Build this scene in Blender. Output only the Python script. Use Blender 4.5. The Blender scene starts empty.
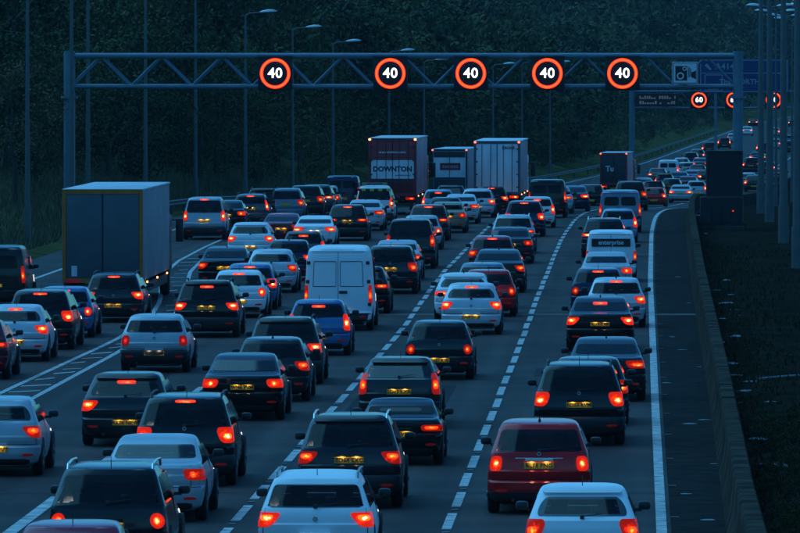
import bpy, bmesh, math, random
import numpy as np
from math import radians, sin, cos, pi, sqrt

random.seed(7)
rng = np.random.default_rng(11)
SC = bpy.context.scene
COL = SC.collection

# ------------------------------------------------------------------ camera
F_PX, VX, VY, CAM_H = 7000.0, 637.0, 65.0, 7.83      # focal length and vanishing point in photo pixels, bridge height
cam = bpy.data.cameras.new('camera')
cam.sensor_width = 36.0
cam.lens = F_PX / 800.0 * 36.0
cam.shift_x = -(VX - 400.0) / 800.0
cam.shift_y = -(266.5 - VY) / 800.0
cam.clip_start, cam.clip_end = 1.0, 8000.0
cam_ob = bpy.data.objects.new('camera', cam)
COL.objects.link(cam_ob)
cam_ob.location = (0, 0, CAM_H)
cam_ob.rotation_euler = (pi / 2, 0, 0)
SC.camera = cam_ob

# ------------------------------------------------------------------ sky and light (blue hour)
world = bpy.data.worlds.new('World')
SC.world = world
world.use_nodes = True
wn = world.node_tree.nodes
wl = world.node_tree.links
wn.clear()
sky = wn.new('ShaderNodeTexSky')
sky.sky_type = 'NISHITA'
sky.sun_disc = False
SUN_EL, SUN_AZ = radians(58), radians(296)
sky.sun_elevation = SUN_EL
sky.sun_rotation = SUN_AZ
sky.altitude = 100
sky.air_density, sky.dust_density, sky.ozone_density = 1.0, 0.4, 3.0
tint = wn.new('ShaderNodeMix')
tint.data_type, tint.blend_type = 'RGBA', 'MULTIPLY'
tint.inputs[0].default_value = 1.0
wl.new(sky.outputs[0], tint.inputs[6])
tint.inputs[7].default_value = (0.18, 0.68, 1.0, 1)
bg = wn.new('ShaderNodeBackground')
bg.inputs[1].default_value = 0.054
wo = wn.new('ShaderNodeOutputWorld')
wl.new(tint.outputs[2], bg.inputs[0])
wl.new(bg.outputs[0], wo.inputs[0])

sl = bpy.data.lights.new('sun', 'SUN')
sl.energy = 0.58
sl.angle = radians(70)
sl.color = (0.17, 0.64, 1.0)
sun = bpy.data.objects.new('sun', sl)
COL.objects.link(sun)
# soft light of the clouded evening sky, brightest to the left of the road
sun.rotation_euler = (radians(90) - SUN_EL, 0, pi - SUN_AZ)

SC.view_settings.view_transform = 'Standard'
SC.view_settings.look = 'None'
SC.view_settings.gamma = 1.0
SC.view_settings.exposure = 1.42
SC.render.engine = 'CYCLES'
SC.cycles.use_light_tree = True
SC.cycles.max_bounces = 5
SC.cycles.diffuse_bounces = 2
SC.cycles.glossy_bounces = 3
SC.cycles.volume_bounces = 0
SC.cycles.transmission_bounces = 2
SC.cycles.transparent_max_bounces = 10
SC.cycles.caustics_reflective = False
SC.cycles.caustics_refractive = False
SC.cycles.sample_clamp_indirect = 2.0
SC.cycles.use_denoising = True

# ------------------------------------------------------------------ materials
MATS = {}
def mat(name, base=(0.5, 0.5, 0.5), rough=0.5, metal=0.0, coat=0.0, emit=None, es=0.0, spec=0.5,
        var=0.0, scale=20.0, bump=0.0, coords='Object', stretch=None, base2=None, rvar=0.0):
    if name in MATS:
        return MATS[name]
    m = bpy.data.materials.new(name)
    m.use_nodes = True
    nt = m.node_tree
    p = nt.nodes['Principled BSDF']
    p.inputs['Base Color'].default_value = (*base, 1)
    p.inputs['Roughness'].default_value = rough
    p.inputs['Metallic'].default_value = metal
    p.inputs['Coat Weight'].default_value = coat
    p.inputs['Coat Roughness'].default_value = 0.08
    p.inputs['Specular IOR Level'].default_value = spec
    if emit:
        p.inputs['Emission Color'].default_value = (*emit, 1)
        p.inputs['Emission Strength'].default_value = es
    if var or bump or rvar:
        tc = nt.nodes.new('ShaderNodeTexCoord')
        src = tc.outputs[coords]
        if stretch:
            mp = nt.nodes.new('ShaderNodeMapping')
            mp.inputs['Scale'].default_value = stretch
            nt.links.new(src, mp.inputs[0])
            src = mp.outputs[0]
        nz = nt.nodes.new('ShaderNodeTexNoise')
        nz.inputs['Scale'].default_value = scale
        nz.inputs['Detail'].default_value = 5
        nt.links.new(src, nz.inputs['Vector'])
        if var:
            cr = nt.nodes.new('ShaderNodeValToRGB')
            b2 = base2 or tuple(min(1, c * (1 + var)) for c in base)
            b1 = base if base2 else tuple(c * (1 - var) for c in base)
            cr.color_ramp.elements[0].position = 0.32
            cr.color_ramp.elements[1].position = 0.68
            cr.color_ramp.elements[0].color = (*b1, 1)
            cr.color_ramp.elements[1].color = (*b2, 1)
            nt.links.new(nz.outputs['Fac'], cr.inputs[0])
            nt.links.new(cr.outputs[0], p.inputs['Base Color'])
        if rvar:
            mr = nt.nodes.new('ShaderNodeMapRange')
            mr.inputs[3].default_value = max(0.02, rough - rvar)
            mr.inputs[4].default_value = min(1, rough + rvar)
            nt.links.new(nz.outputs['Fac'], mr.inputs[0])
            nt.links.new(mr.outputs[0], p.inputs['Roughness'])
        if bump:
            bp = nt.nodes.new('ShaderNodeBump')
            bp.inputs['Strength'].default_value = bump
            bp.inputs['Distance'].default_value = 0.02
            nt.links.new(nz.outputs['Fac'], bp.inputs['Height'])
            nt.links.new(bp.outputs[0], p.inputs['Normal'])
    MATS[name] = m
    return m

# light gain: emission values are seen through the exposure above
def lens_mat(name, stops, strength):
    """a lit lamp lens: hot in the middle where the bulb sits, deep red at its rim, cells of the reflector in between"""
    m = mat(name, (0.20, 0.004, 0.002), 0.3, emit=(1, 0, 0), es=strength, spec=0.15)
    nt = m.node_tree
    p = nt.nodes['Principled BSDF']
    tc = nt.nodes.new('ShaderNodeTexCoord')
    mp = nt.nodes.new('ShaderNodeMapping')
    mp.inputs['Location'].default_value = (-1.0, 0, -1.0)
    mp.inputs['Scale'].default_value = (2.0, 0.0, 2.0)
    nt.links.new(tc.outputs['Generated'], mp.inputs[0])
    le = nt.nodes.new('ShaderNodeVectorMath'); le.operation = 'LENGTH'
    nt.links.new(mp.outputs[0], le.inputs[0])
    vo = nt.nodes.new('ShaderNodeTexVoronoi')
    vo.inputs['Scale'].default_value = 22
    nt.links.new(tc.outputs['Object'], vo.inputs['Vector'])
    ad = nt.nodes.new('ShaderNodeMath'); ad.operation = 'MULTIPLY_ADD'; ad.inputs[1].default_value = 0.75
    nt.links.new(vo.outputs['Distance'], ad.inputs[0]); nt.links.new(le.outputs['Value'], ad.inputs[2])
    cr = nt.nodes.new('ShaderNodeValToRGB')
    e = cr.color_ramp.elements
    e[0].position, e[0].color = stops[0][0], (*stops[0][1], 1)
    e[1].position, e[1].color = stops[-1][0], (*stops[-1][1], 1)
    for q, c in stops[1:-1]:
        n = e.new(q); n.color = (*c, 1)
    nt.links.new(ad.outputs[0], cr.inputs[0])
    nt.links.new(cr.outputs[0], p.inputs['Emission Color'])
    return m

lens_mat('lens_dim', [(0.1, (0.7, 0.02, 0.014)), (0.6, (0.30, 0.006, 0.005)), (1.2, (0.10, 0.002, 0.002))], 0.6)
lens_mat('lens_tail', [(0.1, (1.0, 0.055, 0.004)), (0.5, (0.62, 0.012, 0.0008)), (1.0, (0.14, 0.003, 0.0005))], 0.7)
lens_mat('lens_brake', [(0.1, (1.0, 0.06, 0.006)), (0.6, (0.75, 0.013, 0.0008)), (1.08, (0.18, 0.004, 0.0005))], 1.35)
lens_mat('bulb_dim', [(0.1, (0.7, 0.03, 0.02)), (1.2, (0.4, 0.01, 0.006))], 0.7)
lens_mat('bulb_tail', [(0.2, (1.0, 0.20, 0.03)), (0.7, (0.7, 0.06, 0.004)), (1.2, (0.4, 0.012, 0.001))], 2.8)
lens_mat('bulb_brake', [(0.3, (1.0, 0.36, 0.17)), (0.8, (0.66, 0.09, 0.012)), (1.2, (0.28, 0.010, 0.001))], 9.0)
lens_mat('high_brake', [(0.2, (1.0, 0.12, 0.03)), (0.8, (0.7, 0.04, 0.012)), (1.3, (0.4, 0.012, 0.004))], 1.9)
mat('marker_red', (0.3, 0.02, 0.01), 0.2, emit=(1.0, 0.10, 0.06), es=2.0)
mat('marker_orange', (0.4, 0.1, 0.01), 0.2, emit=(1.0, 0.30, 0.08), es=2.6)
mat('reflector', (0.25, 0.010, 0.010), 0.2, coat=0.6, emit=(1.0, 0.03, 0.02), es=0.015)  # no lamp: faint emission stands in for light the reflector throws back
mat('head_lamp', (0.8, 0.8, 0.8), 0.1, emit=(1.0, 0.93, 0.8), es=0.7)
mat('plate_lamp', (0.8, 0.8, 0.8), 0.3, emit=(1.0, 0.80, 0.5), es=19.0)
def glass_material():
    m = bpy.data.materials.new('glass'); m.use_nodes = True; MATS['glass'] = m
    nt = m.node_tree; nt.nodes.clear()
    tr = nt.nodes.new('ShaderNodeBsdfTransparent'); tr.inputs[0].default_value = (0.58, 0.64, 0.66, 1)
    di = nt.nodes.new('ShaderNodeBsdfDiffuse'); di.inputs[0].default_value = (0.018, 0.021, 0.024, 1)
    gl = nt.nodes.new('ShaderNodeBsdfGlossy'); gl.inputs['Roughness'].default_value = 0.05; gl.inputs[0].default_value = (0.8, 0.8, 0.8, 1)
    tc = nt.nodes.new('ShaderNodeTexCoord'); nz = nt.nodes.new('ShaderNodeTexNoise'); nz.inputs['Scale'].default_value = 3.0
    nt.links.new(tc.outputs['Object'], nz.inputs['Vector'])
    mr = nt.nodes.new('ShaderNodeMapRange'); mr.inputs[3].default_value, mr.inputs[4].default_value = 0.12, 0.40   # grime on the pane
    nt.links.new(nz.outputs['Fac'], mr.inputs[0])
    m1 = nt.nodes.new('ShaderNodeMixShader'); nt.links.new(mr.outputs[0], m1.inputs[0]); nt.links.new(tr.outputs[0], m1.inputs[1]); nt.links.new(di.outputs[0], m1.inputs[2])
    fr = nt.nodes.new('ShaderNodeFresnel'); fr.inputs['IOR'].default_value = 1.38
    m2 = nt.nodes.new('ShaderNodeMixShader'); nt.links.new(fr.outputs[0], m2.inputs[0]); nt.links.new(m1.outputs[0], m2.inputs[1]); nt.links.new(gl.outputs[0], m2.inputs[2])
    out = nt.nodes.new('ShaderNodeOutputMaterial'); nt.links.new(m2.outputs[0], out.inputs[0])
glass_material()
mat('dark_glass', (0.005, 0.007, 0.010), 0.06, spec=0.14)
mat('cabin_cloth', (0.02, 0.02, 0.022), 0.85)
mat('trim', (0.018, 0.019, 0.021), 0.55, rvar=0.1, scale=30)
mat('shut_line', (0.008, 0.008, 0.009), 0.8)
mat('tyre', (0.014, 0.014, 0.015), 0.85)
mat('rim', (0.22, 0.23, 0.24), 0.35, metal=0.8)
mat('badge_metal', (0.30, 0.31, 0.32), 0.35, metal=0.9)
mat('chrome', (0.6, 0.62, 0.64), 0.18, metal=1.0)
mat('plate_yellow', (0.80, 0.38, 0.012), 0.45)
mat('plate_ink', (0.012, 0.012, 0.012), 0.6)
mat('steel', (0.05, 0.05, 0.05), 0.6, metal=0.3, var=0.15, scale=3)
mat('gantry_steel', (0.13, 0.20, 0.25), 0.5, metal=0.3, var=0.12, scale=1.5)
mat('black_panel', (0.010, 0.010, 0.013), 0.55)
mat('ring_outer', (0.1, 0.01, 0.01), 0.4, emit=(1.0, 0.022, 0.005), es=0.9)
mat('ring_core', (0.1, 0.01, 0.01), 0.4, emit=(1.0, 0.075, 0.006), es=1.1)
mat('led_white', (0.3, 0.3, 0.3), 0.4, emit=(0.95, 0.93, 1.0), es=1.3)
mat('paper', (0.24, 0.26, 0.28), 0.8, var=0.35, scale=6)
mat('bark', (0.05, 0.04, 0.03), 0.9, var=0.3, scale=3)
mat('cable', (0.02, 0.02, 0.02), 0.6)

PAINT = {
    'white': (0.84, 0.85, 0.86), 'silver': (0.46, 0.49, 0.52), 'lightsilver': (0.60, 0.63, 0.66), 'grey': (0.10, 0.11, 0.12),
    'darkgrey': (0.022, 0.024, 0.028), 'black': (0.006, 0.0065, 0.008), 'navy': (0.012, 0.022, 0.06), 'blue': (0.06, 0.17, 0.36),
    'paleblue': (0.26, 0.40, 0.52), 'red': (0.58, 0.012, 0.016), 'maroon': (0.16, 0.012, 0.02), 'gold': (0.30, 0.24, 0.16),
    'bluegrey': (0.16, 0.21, 0.27), 'plum': (0.34, 0.04, 0.065), 'green': (0.03, 0.05, 0.04),
}
def paint(c):
    if c in ('white', 'silver', 'lightsilver', 'paleblue'):
        return mat('paint_' + c, PAINT[c], 0.5, 0.0, 0.10, spec=0.35) if c == 'white' else mat('paint_' + c, PAINT[c], 0.36, 0.25, 0.25, spec=0.35, var=0.06, scale=2.5, rvar=0.08)
    return mat('paint_' + c, PAINT[c], 0.24, 0.10, 0.35, spec=0.3, var=0.08, scale=2.5, rvar=0.08)

# ------------------------------------------------------------------ helpers
def tag(o, label=None, category=None, group=None, kind=None):
    if label: o['label'] = label
    if category: o['category'] = category
    if group: o['group'] = group
    if kind: o['kind'] = kind
    return o

def mk(name, verts, faces, angle=None):
    me = bpy.data.meshes.new(name)
    me.from_pydata([tuple(v) for v in verts], [], faces)
    me.validate()
    if angle is not None:
        me.shade_smooth()
        me.set_sharp_from_angle(angle=radians(angle))
    return me

def ob(name, me, m=None, parent=None, loc=None, rot=None, scale=None):
    o = bpy.data.objects.new(name, me)
    COL.objects.link(o)
    if parent: o.parent = parent
    if loc: o.location = loc
    if rot: o.rotation_euler = rot
    if scale: o.scale = scale
    if m is not None and me is not None:
        if isinstance(m, str): m = MATS[m]
        if not me.materials:
            me.materials.append(m)
        elif me.materials[0] is not m:
            o.material_slots[0].link = 'OBJECT'
            o.material_slots[0].material = m
    return o

def empty(name, loc, rz=0.0):
    o = bpy.data.objects.new(name, None)
    o.empty_display_size = 0.2
    COL.objects.link(o)
    o.location = loc
    o.rotation_euler = (0, 0, rz)
    return o

class MB:
    """collects boxes, tubes and polygons into one mesh"""
    def __init__(s): s.v, s.f = [], []
    def add(s, v, f):
        b = len(s.v); s.v += [tuple(p) for p in v]; s.f += [tuple(i + b for i in q) for q in f]; return s
    def box(s, x0, x1, y0, y1, z0, z1, bev=0.0):
        if bev <= 0:
            v = [(x0, y0, z0), (x1, y0, z0), (x1, y1, z0), (x0, y1, z0), (x0, y0, z1), (x1, y0, z1), (x1, y1, z1), (x0, y1, z1)]
            return s.add(v, [(3, 2, 1, 0), (4, 5, 6, 7), (0, 1, 5, 4), (1, 2, 6, 5), (2, 3, 7, 6), (3, 0, 4, 7)])
        bm = bmesh.new()
        bmesh.ops.create_cube(bm, size=1)
        for q in bm.verts:
            q.co = ((x0 + x1) / 2 + q.co.x * (x1 - x0), (y0 + y1) / 2 + q.co.y * (y1 - y0), (z0 + z1) / 2 + q.co.z * (z1 - z0))
        bmesh.ops.bevel(bm, geom=list(bm.edges), offset=bev, segments=2, affect='EDGES', profile=0.5)
        bm.verts.index_update()
        v = [tuple(q.co) for q in bm.verts]; f = [[q.index for q in g.verts] for g in bm.faces]
        bm.free()
        return s.add(v, f)
    def tube(s, a, b, r0, r1=None, n=10, cap=True):
        r1 = r0 if r1 is None else r1
        a, b = np.array(a, float), np.array(b, float)
        d = b - a; d = d / (np.linalg.norm(d) + 1e-9)
        h = np.array((0, 0, 1.0)) if abs(d[2]) < 0.9 else np.array((1.0, 0, 0))
        u = np.cross(h, d); u /= np.linalg.norm(u); w = np.cross(d, u)
        v, f = [], []
        for c, r in ((a, r0), (b, r1)):
            for k in range(n):
                t = 2 * pi * k / n
                v.append(c + r * (cos(t) * u + sin(t) * w))
        for k in range(n):
            j = (k + 1) % n
            f.append((k, j, n + j, n + k))
        if cap:
            f.append(tuple(range(n - 1, -1, -1))); f.append(tuple(range(n, 2 * n)))
        return s.add(v, f)
    def path(s, pts, r, n=8):
        for a, b in zip(pts[:-1], pts[1:]): s.tube(a, b, r, r, n)
        return s
    def disc(s, c, r, y, n=24, inner=0.0, depth=0.01):
        """a ring or disc facing -y"""
        v, f = [], []
        for yy in (y, y + depth):
            for rr in ((r, inner) if inner else (r,)):
                for k in range(n):
                    t = 2 * pi * k / n
                    v.append((c[0] + rr * sin(t), yy, c[1] + rr * cos(t)))
        if inner:
            for k in range(n):
                j = (k + 1) % n
                f += [(k, n + k, n + j, j), (k, j, 2 * n + j, 2 * n + k), (n + j, n + k, 3 * n + k, 3 * n + j)]
        else:
            f.append(tuple(range(n - 1, -1, -1)))
            for k in range(n):
                j = (k + 1) % n
                f.append((k, j, n + j, n + k))
        return s.add(v, f)
    def mesh(s, name, angle=None): return mk(name, s.v, s.f, angle)
    def build(s, name, m, parent=None, loc=None, rot=None, angle=None):
        return ob(name, s.mesh(name, angle), m, parent, loc, rot)

def text_mesh(txt, size, bold=0.0, spacing=1.0, extrude=0.002):
    cu = bpy.data.curves.new('lettering', 'FONT')
    cu.body = txt; cu.size = size; cu.align_x = 'CENTER'; cu.align_y = 'CENTER'
    cu.offset = bold; cu.space_character = spacing; cu.extrude = extrude; cu.resolution_u = 3
    o = bpy.data.objects.new('lettering', cu)
    COL.objects.link(o)
    me = bpy.data.meshes.new_from_object(o)
    bpy.data.objects.remove(o); bpy.data.curves.remove(cu)
    # stand it up: text x -> x, text y -> z, facing -y
    for v in me.vertices: v.co = (v.co.x, -v.co.z, v.co.y)
    return me

def lut(tab, x):
    if x <= tab[0][0]: return tab[0][1]
    for (a, p), (b, q) in zip(tab[:-1], tab[1:]):
        if x <= b: return p + (q - p) * (x - a) / (b - a)
    return tab[-1][1]

def sstep(a, b, x):
    t = min(1, max(0, (x - a) / (b - a))); return t * t * (3 - 2 * t)

# ------------------------------------------------------------------ the lie of the land
def road_z(d): return -3.2 * sstep(345, 575, d)
SHIFT = [(0, 0), (250, 0), (330, 0.2), (370, 0.5), (415, 1.3), (470, 3.0), (540, 6.2), (600, 9.6), (650, 12.6), (720, 16.4), (780, 19.4), (850, 22.4),
         (920, 25.0), (1000, 28.2), (1100, 32.0), (1200, 36.0), (1330, 42), (1500, 52), (1700, 68), (2100, 110)]
def shift(d): return (lut(SHIFT, d - 12) + lut(SHIFT, d + 12) + lut(SHIFT, d)) / 3
def heading(d): return -math.atan((shift(d + 15) - shift(d - 15)) / 30.0)
LEFT = [(0, -23.6), (200, -23.6), (260, -24.4), (420, -24.6), (700, -19.8), (2200, -19.8)]
def left_edge(d): return lut(LEFT, d)                      # relative to shift
WALL = [(0, 1.45), (117, 1.5), (163, 1.68), (271, 1.98), (340, 2.1), (2200, 2.1)]
def wall_x(d): return lut(WALL, d) + shift(d)

def at(px, py):
    """photo pixel on the road surface -> metres (x, distance)"""
    lo, hi = 60.0, 3000.0
    for _ in range(50):
        m = (lo + hi) / 2
        if VY + F_PX * (CAM_H - road_z(m)) / m > py: lo = m
        else: hi = m
    return ((px - VX) / F_PX * lo, lo)
def atd(px, py, d): return ((px - VX) / F_PX * d, d, CAM_H - (py - VY) / F_PX * d)

def ground_z(x, y):
    u = x - shift(y)
    z = road_z(y)
    e = left_edge(y) - u
    if e > 0:
        rise = 0.06 * min(e, 2.5)
        if e > 2.5: rise += 0.42 * (min(e, 22) - 2.5)
        if e > 22: rise += 0.22 * (min(e, 90) - 22)
        if e > 90: rise += 0.02 * (e - 90)
        far = sstep(500, 900, y)
        slow = 0.06 * min(e, 8) + (0.30 * (min(e, 60) - 8) if e > 8 else 0) + (0.12 * (min(e, 160) - 60) if e > 60 else 0)
        z += rise * (1 - far) + slow * far
    r = u - lut(WALL, y) - 0.45
    if r > 0:
        z += 0.10 * sstep(0, 1.0, r) + 0.10 * sin(x * 1.1 + y * 0.13) * sstep(0, 3, r) * 0.6
        if r > 9: z += 0.02 * (r - 9)
        if r > 30: z += 0.08 * (r - 30)
    return z

# ------------------------------------------------------------------ ground, road, markings
def struct(o): return tag(o, kind='structure')

mat('soil', (0.011, 0.010, 0.008), 0.97, spec=0.0, var=1, base2=(0.028, 0.024, 0.018), scale=0.55, bump=0.8)
mat('turf', (0.030, 0.044, 0.016), 0.95, spec=0.0, var=1, base2=(0.095, 0.088, 0.038), scale=0.35, bump=0.6)

def build_ground():
    rows = list(np.arange(20, 420, 8.0)) + list(np.arange(420, 1200, 20.0)) + list(np.arange(1200, 2700, 60.0))
    es = [700, 450, 300, 200, 160, 130, 110, 90, 75, 60, 50, 42, 36, 30, 26, 22, 18, 15, 12, 10, 8, 6.5, 5, 4, 3.2, 2.5, 1.6, 0.8, 0.0]
    rs = [0.0, 0.5, 1.0, 1.7, 2.4, 3.2, 4, 5, 6, 7, 8, 9, 11, 14, 18, 24, 30, 40, 60, 100, 200, 400]
    v, f = [], []
    nx = len(es) + len(rs)
    for y in rows:
        s, le, wr = shift(y), left_edge(y), lut(WALL, y) + 0.45
        for e in es:
            x = s + le - e
            z = ground_z(x, y) + (0.25 * (sin(x * 0.9 + y * 0.31) + sin(y * 0.17 - x * 0.4)) * min(1, e / 12) if e > 3 else 0)
            v.append((x, y, z - (0.10 if e == 0 else 0.0)))
        for r in rs:
            x = s + wr + r
            v.append((x, y, ground_z(x, y) - (0.10 if r == 0 else 0)))
    for i in range(len(rows) - 1):
        for j in range(nx - 1):
            a = i * nx + j
            f.append((a, a + 1, a + nx + 1, a + nx))
    o = ob('ground', mk('ground', v, f, 60), 'turf')
    struct(o)
    # right of the wall the reserve is bare soil: second material slot
    o.data.materials.append(MATS['soil'])
    for p in o.data.polygons:
        if (p.index % (nx - 1)) >= len(es): p.material_index = 1
    return o
ground = build_ground()

# asphalt with long streaks along the wheel tracks
def road_material():
    m = mat('asphalt', (0.05, 0.05, 0.052), 0.62, spec=0.12)
    nt = m.node_tree; p = nt.nodes['Principled BSDF']
    tc = nt.nodes.new('ShaderNodeTexCoord')
    def noise(scale, stretch, detail=4):
        mp = nt.nodes.new('ShaderNodeMapping'); mp.inputs['Scale'].default_value = stretch
        nt.links.new(tc.outputs['Object'], mp.inputs[0])
        n = nt.nodes.new('ShaderNodeTexNoise'); n.inputs['Scale'].default_value = scale; n.inputs['Detail'].default_value = detail
        nt.links.new(mp.outputs[0], n.inputs['Vector']); return n.outputs['Fac']
    a = noise(1.0, (1.1, 0.012, 1)); b = noise(1.0, (0.35, 0.06, 1)); c = noise(30, (1, 1, 1), 2); dz = noise(1.0, (0.03, 0.35, 1))
    def madd(x, y, k):
        n = nt.nodes.new('ShaderNodeMath'); n.operation = 'MULTIPLY_ADD'; n.inputs[1].default_value = k
        nt.links.new(x, n.inputs[0]); 
        if isinstance(y, float): n.inputs[2].default_value = y
        else: nt.links.new(y, n.inputs[2])
        return n.outputs[0]
    t = madd(a, madd(b, madd(c, madd(dz, -0.15, 0.3), 0.15), 0.4), 0.45)
    cr = nt.nodes.new('ShaderNodeValToRGB')
    cr.color_ramp.elements[0].position, cr.color_ramp.elements[1].position = 0.42, 0.70
    cr.color_ramp.elements[0].color = (0.028, 0.025, 0.024, 1)
    cr.color_ramp.elements[1].color = (0.090, 0.079, 0.073, 1)
    nt.links.new(t, cr.inputs[0]); nt.links.new(cr.outputs[0], p.inputs['Base Color'])
    mr = nt.nodes.new('ShaderNodeMapRange'); mr.inputs[3].default_value, mr.inputs[4].default_value = 0.66, 0.9
    nt.links.new(b, mr.inputs[0]); nt.links.new(mr.outputs[0], p.inputs['Roughness'])
    bp = nt.nodes.new('ShaderNodeBump'); bp.inputs['Strength'].default_value = 0.35; bp.inputs['Distance'].default_value = 0.01
    nt.links.new(c, bp.inputs['Height']); nt.links.new(bp.outputs[0], p.inputs['Normal'])
road_material()
mat('line_paint', (0.22, 0.21, 0.20), 0.6, spec=0.2, var=1, base2=(0.66, 0.64, 0.62), scale=2.4, coords='Object', bump=0.2)

def strip(name, fa, fb, d0, d1, step, lift):
    """a sheet between two lateral functions of distance (relative to the road's shift)"""
    n = max(1, int(round((d1 - d0) / step)))
    v, f = [], []
    for i in range(n + 1):
        d = d0 + (d1 - d0) * i / n
        s = shift(d)
        v += [(fa(d) + s, d, road_z(d) + lift), (fb(d) + s, d, road_z(d) + lift)]
    for i in range(n): f.append((2 * i, 2 * i + 1, 2 * i + 3, 2 * i + 2))
    return mk(name, v, f)

road = struct(ob('road', strip('road', left_edge, lambda d: lut(WALL, d) + 0.5, 30, 2000, 6, 0.0), 'asphalt'))

R_LINE = [(0, 0.40), (163, 0.42), (233, 0.47), (330, 0.48), (400, 0.55)]
D1 = [(0, -3.2), (117, -3.2), (200, -3.28), (262, -3.4), (310, -3.55), (600, -3.45)]
D2 = [(0, -6.9), (117, -6.9), (210, -6.95), (268, -7.35), (330, -7.45), (600, -7.1)]
D3 = [(0, -10.5), (117, -10.5), (200, -10.6), (270, -11.1), (330, -11.2), (600, -10.8)]
SR = [(0, -14.3), (100, -14.3), (163, -14.2), (192, -14.15), (217, -14.4), (232, -15.0), (250, -16.1), (266, -17.0), (280, -17.5), (300, -17.8), (330, -17.9), (420, -18.0)]
SL = [(0, -15.4), (100, -15.4), (167, -15.2), (199, -14.85), (217, -15.1), (232, -15.8), (250, -17.0), (266, -17.9), (280, -18.4), (300, -18.7), (330, -18.9), (420, -18.6)]
LE = [(0, -22.2), (260, -22.1), (420, -22.4), (700, -18.9)]

mat('hard_strip', (0.008, 0.007, 0.0065), 0.85, spec=0.03, var=1, base2=(0.028, 0.024, 0.022), scale=1.6, bump=0.3)
ob('hard_strip', strip('hard_strip', lambda d: lut(R_LINE, d) + .16, lambda d: lut(WALL, d) + .05, 60, 900, 6, 0.002), 'hard_strip', road)
def line(tab, w, d0, d1):
    return ob('edge_line', strip('edge_line', lambda d: lut(tab, d) - w / 2, lambda d: lut(tab, d) + w / 2, d0, d1, 5, 0.005), 'line_paint', road)
line(R_LINE, 0.18, 70, 1600)
line(SR, 0.15, 70, 420)
line(SL, 0.15, 70, 420)
line(LE, 0.18, 70, 1600)
line(D3, 0.24, 70, 127)

dash_me = MB().box(-0.082, 0.082, 0, 4.2, 0, 0.004).mesh('lane_dash')
far_dash, studs = MB(), MB()
for tab, d0, ph in ((D1, 82, 0.0), (D2, 82, 2.2), (D3, 129, 1.0)):
    d = d0 + ph
    while d < 900:
        x = lut(tab, d + 2) + shift(d + 2)
        slope = -math.atan((lut(tab, d + 8) + shift(d + 8) - lut(tab, d - 4) - shift(d - 4)) / 12)
        if d < 430:
            tilt = math.atan((road_z(d + 4) - road_z(d)) / 4)
            o = ob('lane_dash', dash_me, 'line_paint', road, (x + random.uniform(-.015, .015), d, road_z(d) + 0.004), (tilt, 0, slope))
            studs.box(x - .06, x + .06, d + 5.05, d + 5.2, road_z(d), road_z(d) + 0.02)
        else:
            c, s_ = cos(slope), sin(slope)
            v = []
            for (px, py) in ((-.1, 0), (.1, 0), (.1, 4.3), (-.1, 4.3)):
                v.append((x + px * c - py * s_, d + px * s_ + py * c, road_z(d + py) + 0.006))
            far_dash.add(v, [(0, 1, 2, 3)])
        d += 6.0
tag(far_dash.build('lane_dash', 'line_paint', road), kind='stuff')
mat('stud', (0.16, 0.16, 0.15), 0.5)
mat('stud_red', (0.16, 0.05, 0.035), 0.5)
tag(studs.build('road_stud', 'stud', road), kind='stuff')
rs_ = MB()
d = 76
while d < 330:
    for tab, off in ((R_LINE, 0.24), (SL, -0.25)):
        x = lut(tab, d) + shift(d) + off
        rs_.box(x - .07, x + .07, d, d + .15, 0, 0.02)
    d += 9
tag(rs_.build('road_stud', 'stud_red', road), kind='stuff')
# hatching between the two solid lines
hm = 0
d = 84.0
while d < 320:
    a, b = lut(SL, d) + 0.16 + shift(d), lut(SR, d) - 0.16 + shift(d)
    if b - a > 0.12:
        dd = d + random.uniform(-.5, .5); ln = random.uniform(.35, .8)
        if random.random() < .3: a = a + (b - a) * random.uniform(.2, .5)
        elif random.random() < .4: b = b - (b - a) * random.uniform(.2, .5)
        v = [(a, dd, 0.006), (b, dd + ln * 1.4, 0.006), (b, dd + ln * 2.2, 0.006), (a, dd + ln * .8, 0.006)]
        ob('hatch_bar', mk('hatch_bar', v, [(0, 1, 2, 3)]), 'line_paint', road)
    d += 3.2 if d < 200 else 5
# seams, patches of newer asphalt and an expansion joint across the lanes
mat('tar', (0.014, 0.014, 0.015), 0.7, spec=0.2)
mat('patch_asphalt', (0.022, 0.023, 0.025), 0.8, spec=0.1, var=0.3, scale=2)
mat('joint', (0.10, 0.065, 0.055), 0.7, var=0.3, scale=1.5)
x, d = at(560, 315)
ob('expansion_joint', strip('expansion_joint', left_edge, lambda d: lut(WALL, d), d, d + 1.0, 1.0, 0.003), 'joint', road)
ob('expansion_joint', strip('expansion_joint', left_edge, lambda d: lut(R_LINE, d) - .1, 128, 128.35, .35, 0.003), 'tar', road)
for (xa, xb, a, b) in ((-3.05, -0.2, 96, 108), (-6.6, -4.4, 158, 171), (-9.9, -8.0, 104, 112), (-13.6, -11.8, 172, 180), (-2.6, -1.4, 176, 181)):
    ob('repair_patch', strip('repair_patch', lambda d: xa, lambda d: xb, a, b, 2, 0.0034), 'patch_asphalt', road)
for xa in (-1.45, -5.2, -8.9):
    ob('tar_seam', strip('tar_seam', lambda d: xa - .03 + .05 * sin(d * .21), lambda d: xa + .03 + .05 * sin(d * .21), 74, 330, 4, 0.0045), 'tar', road)

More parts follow.
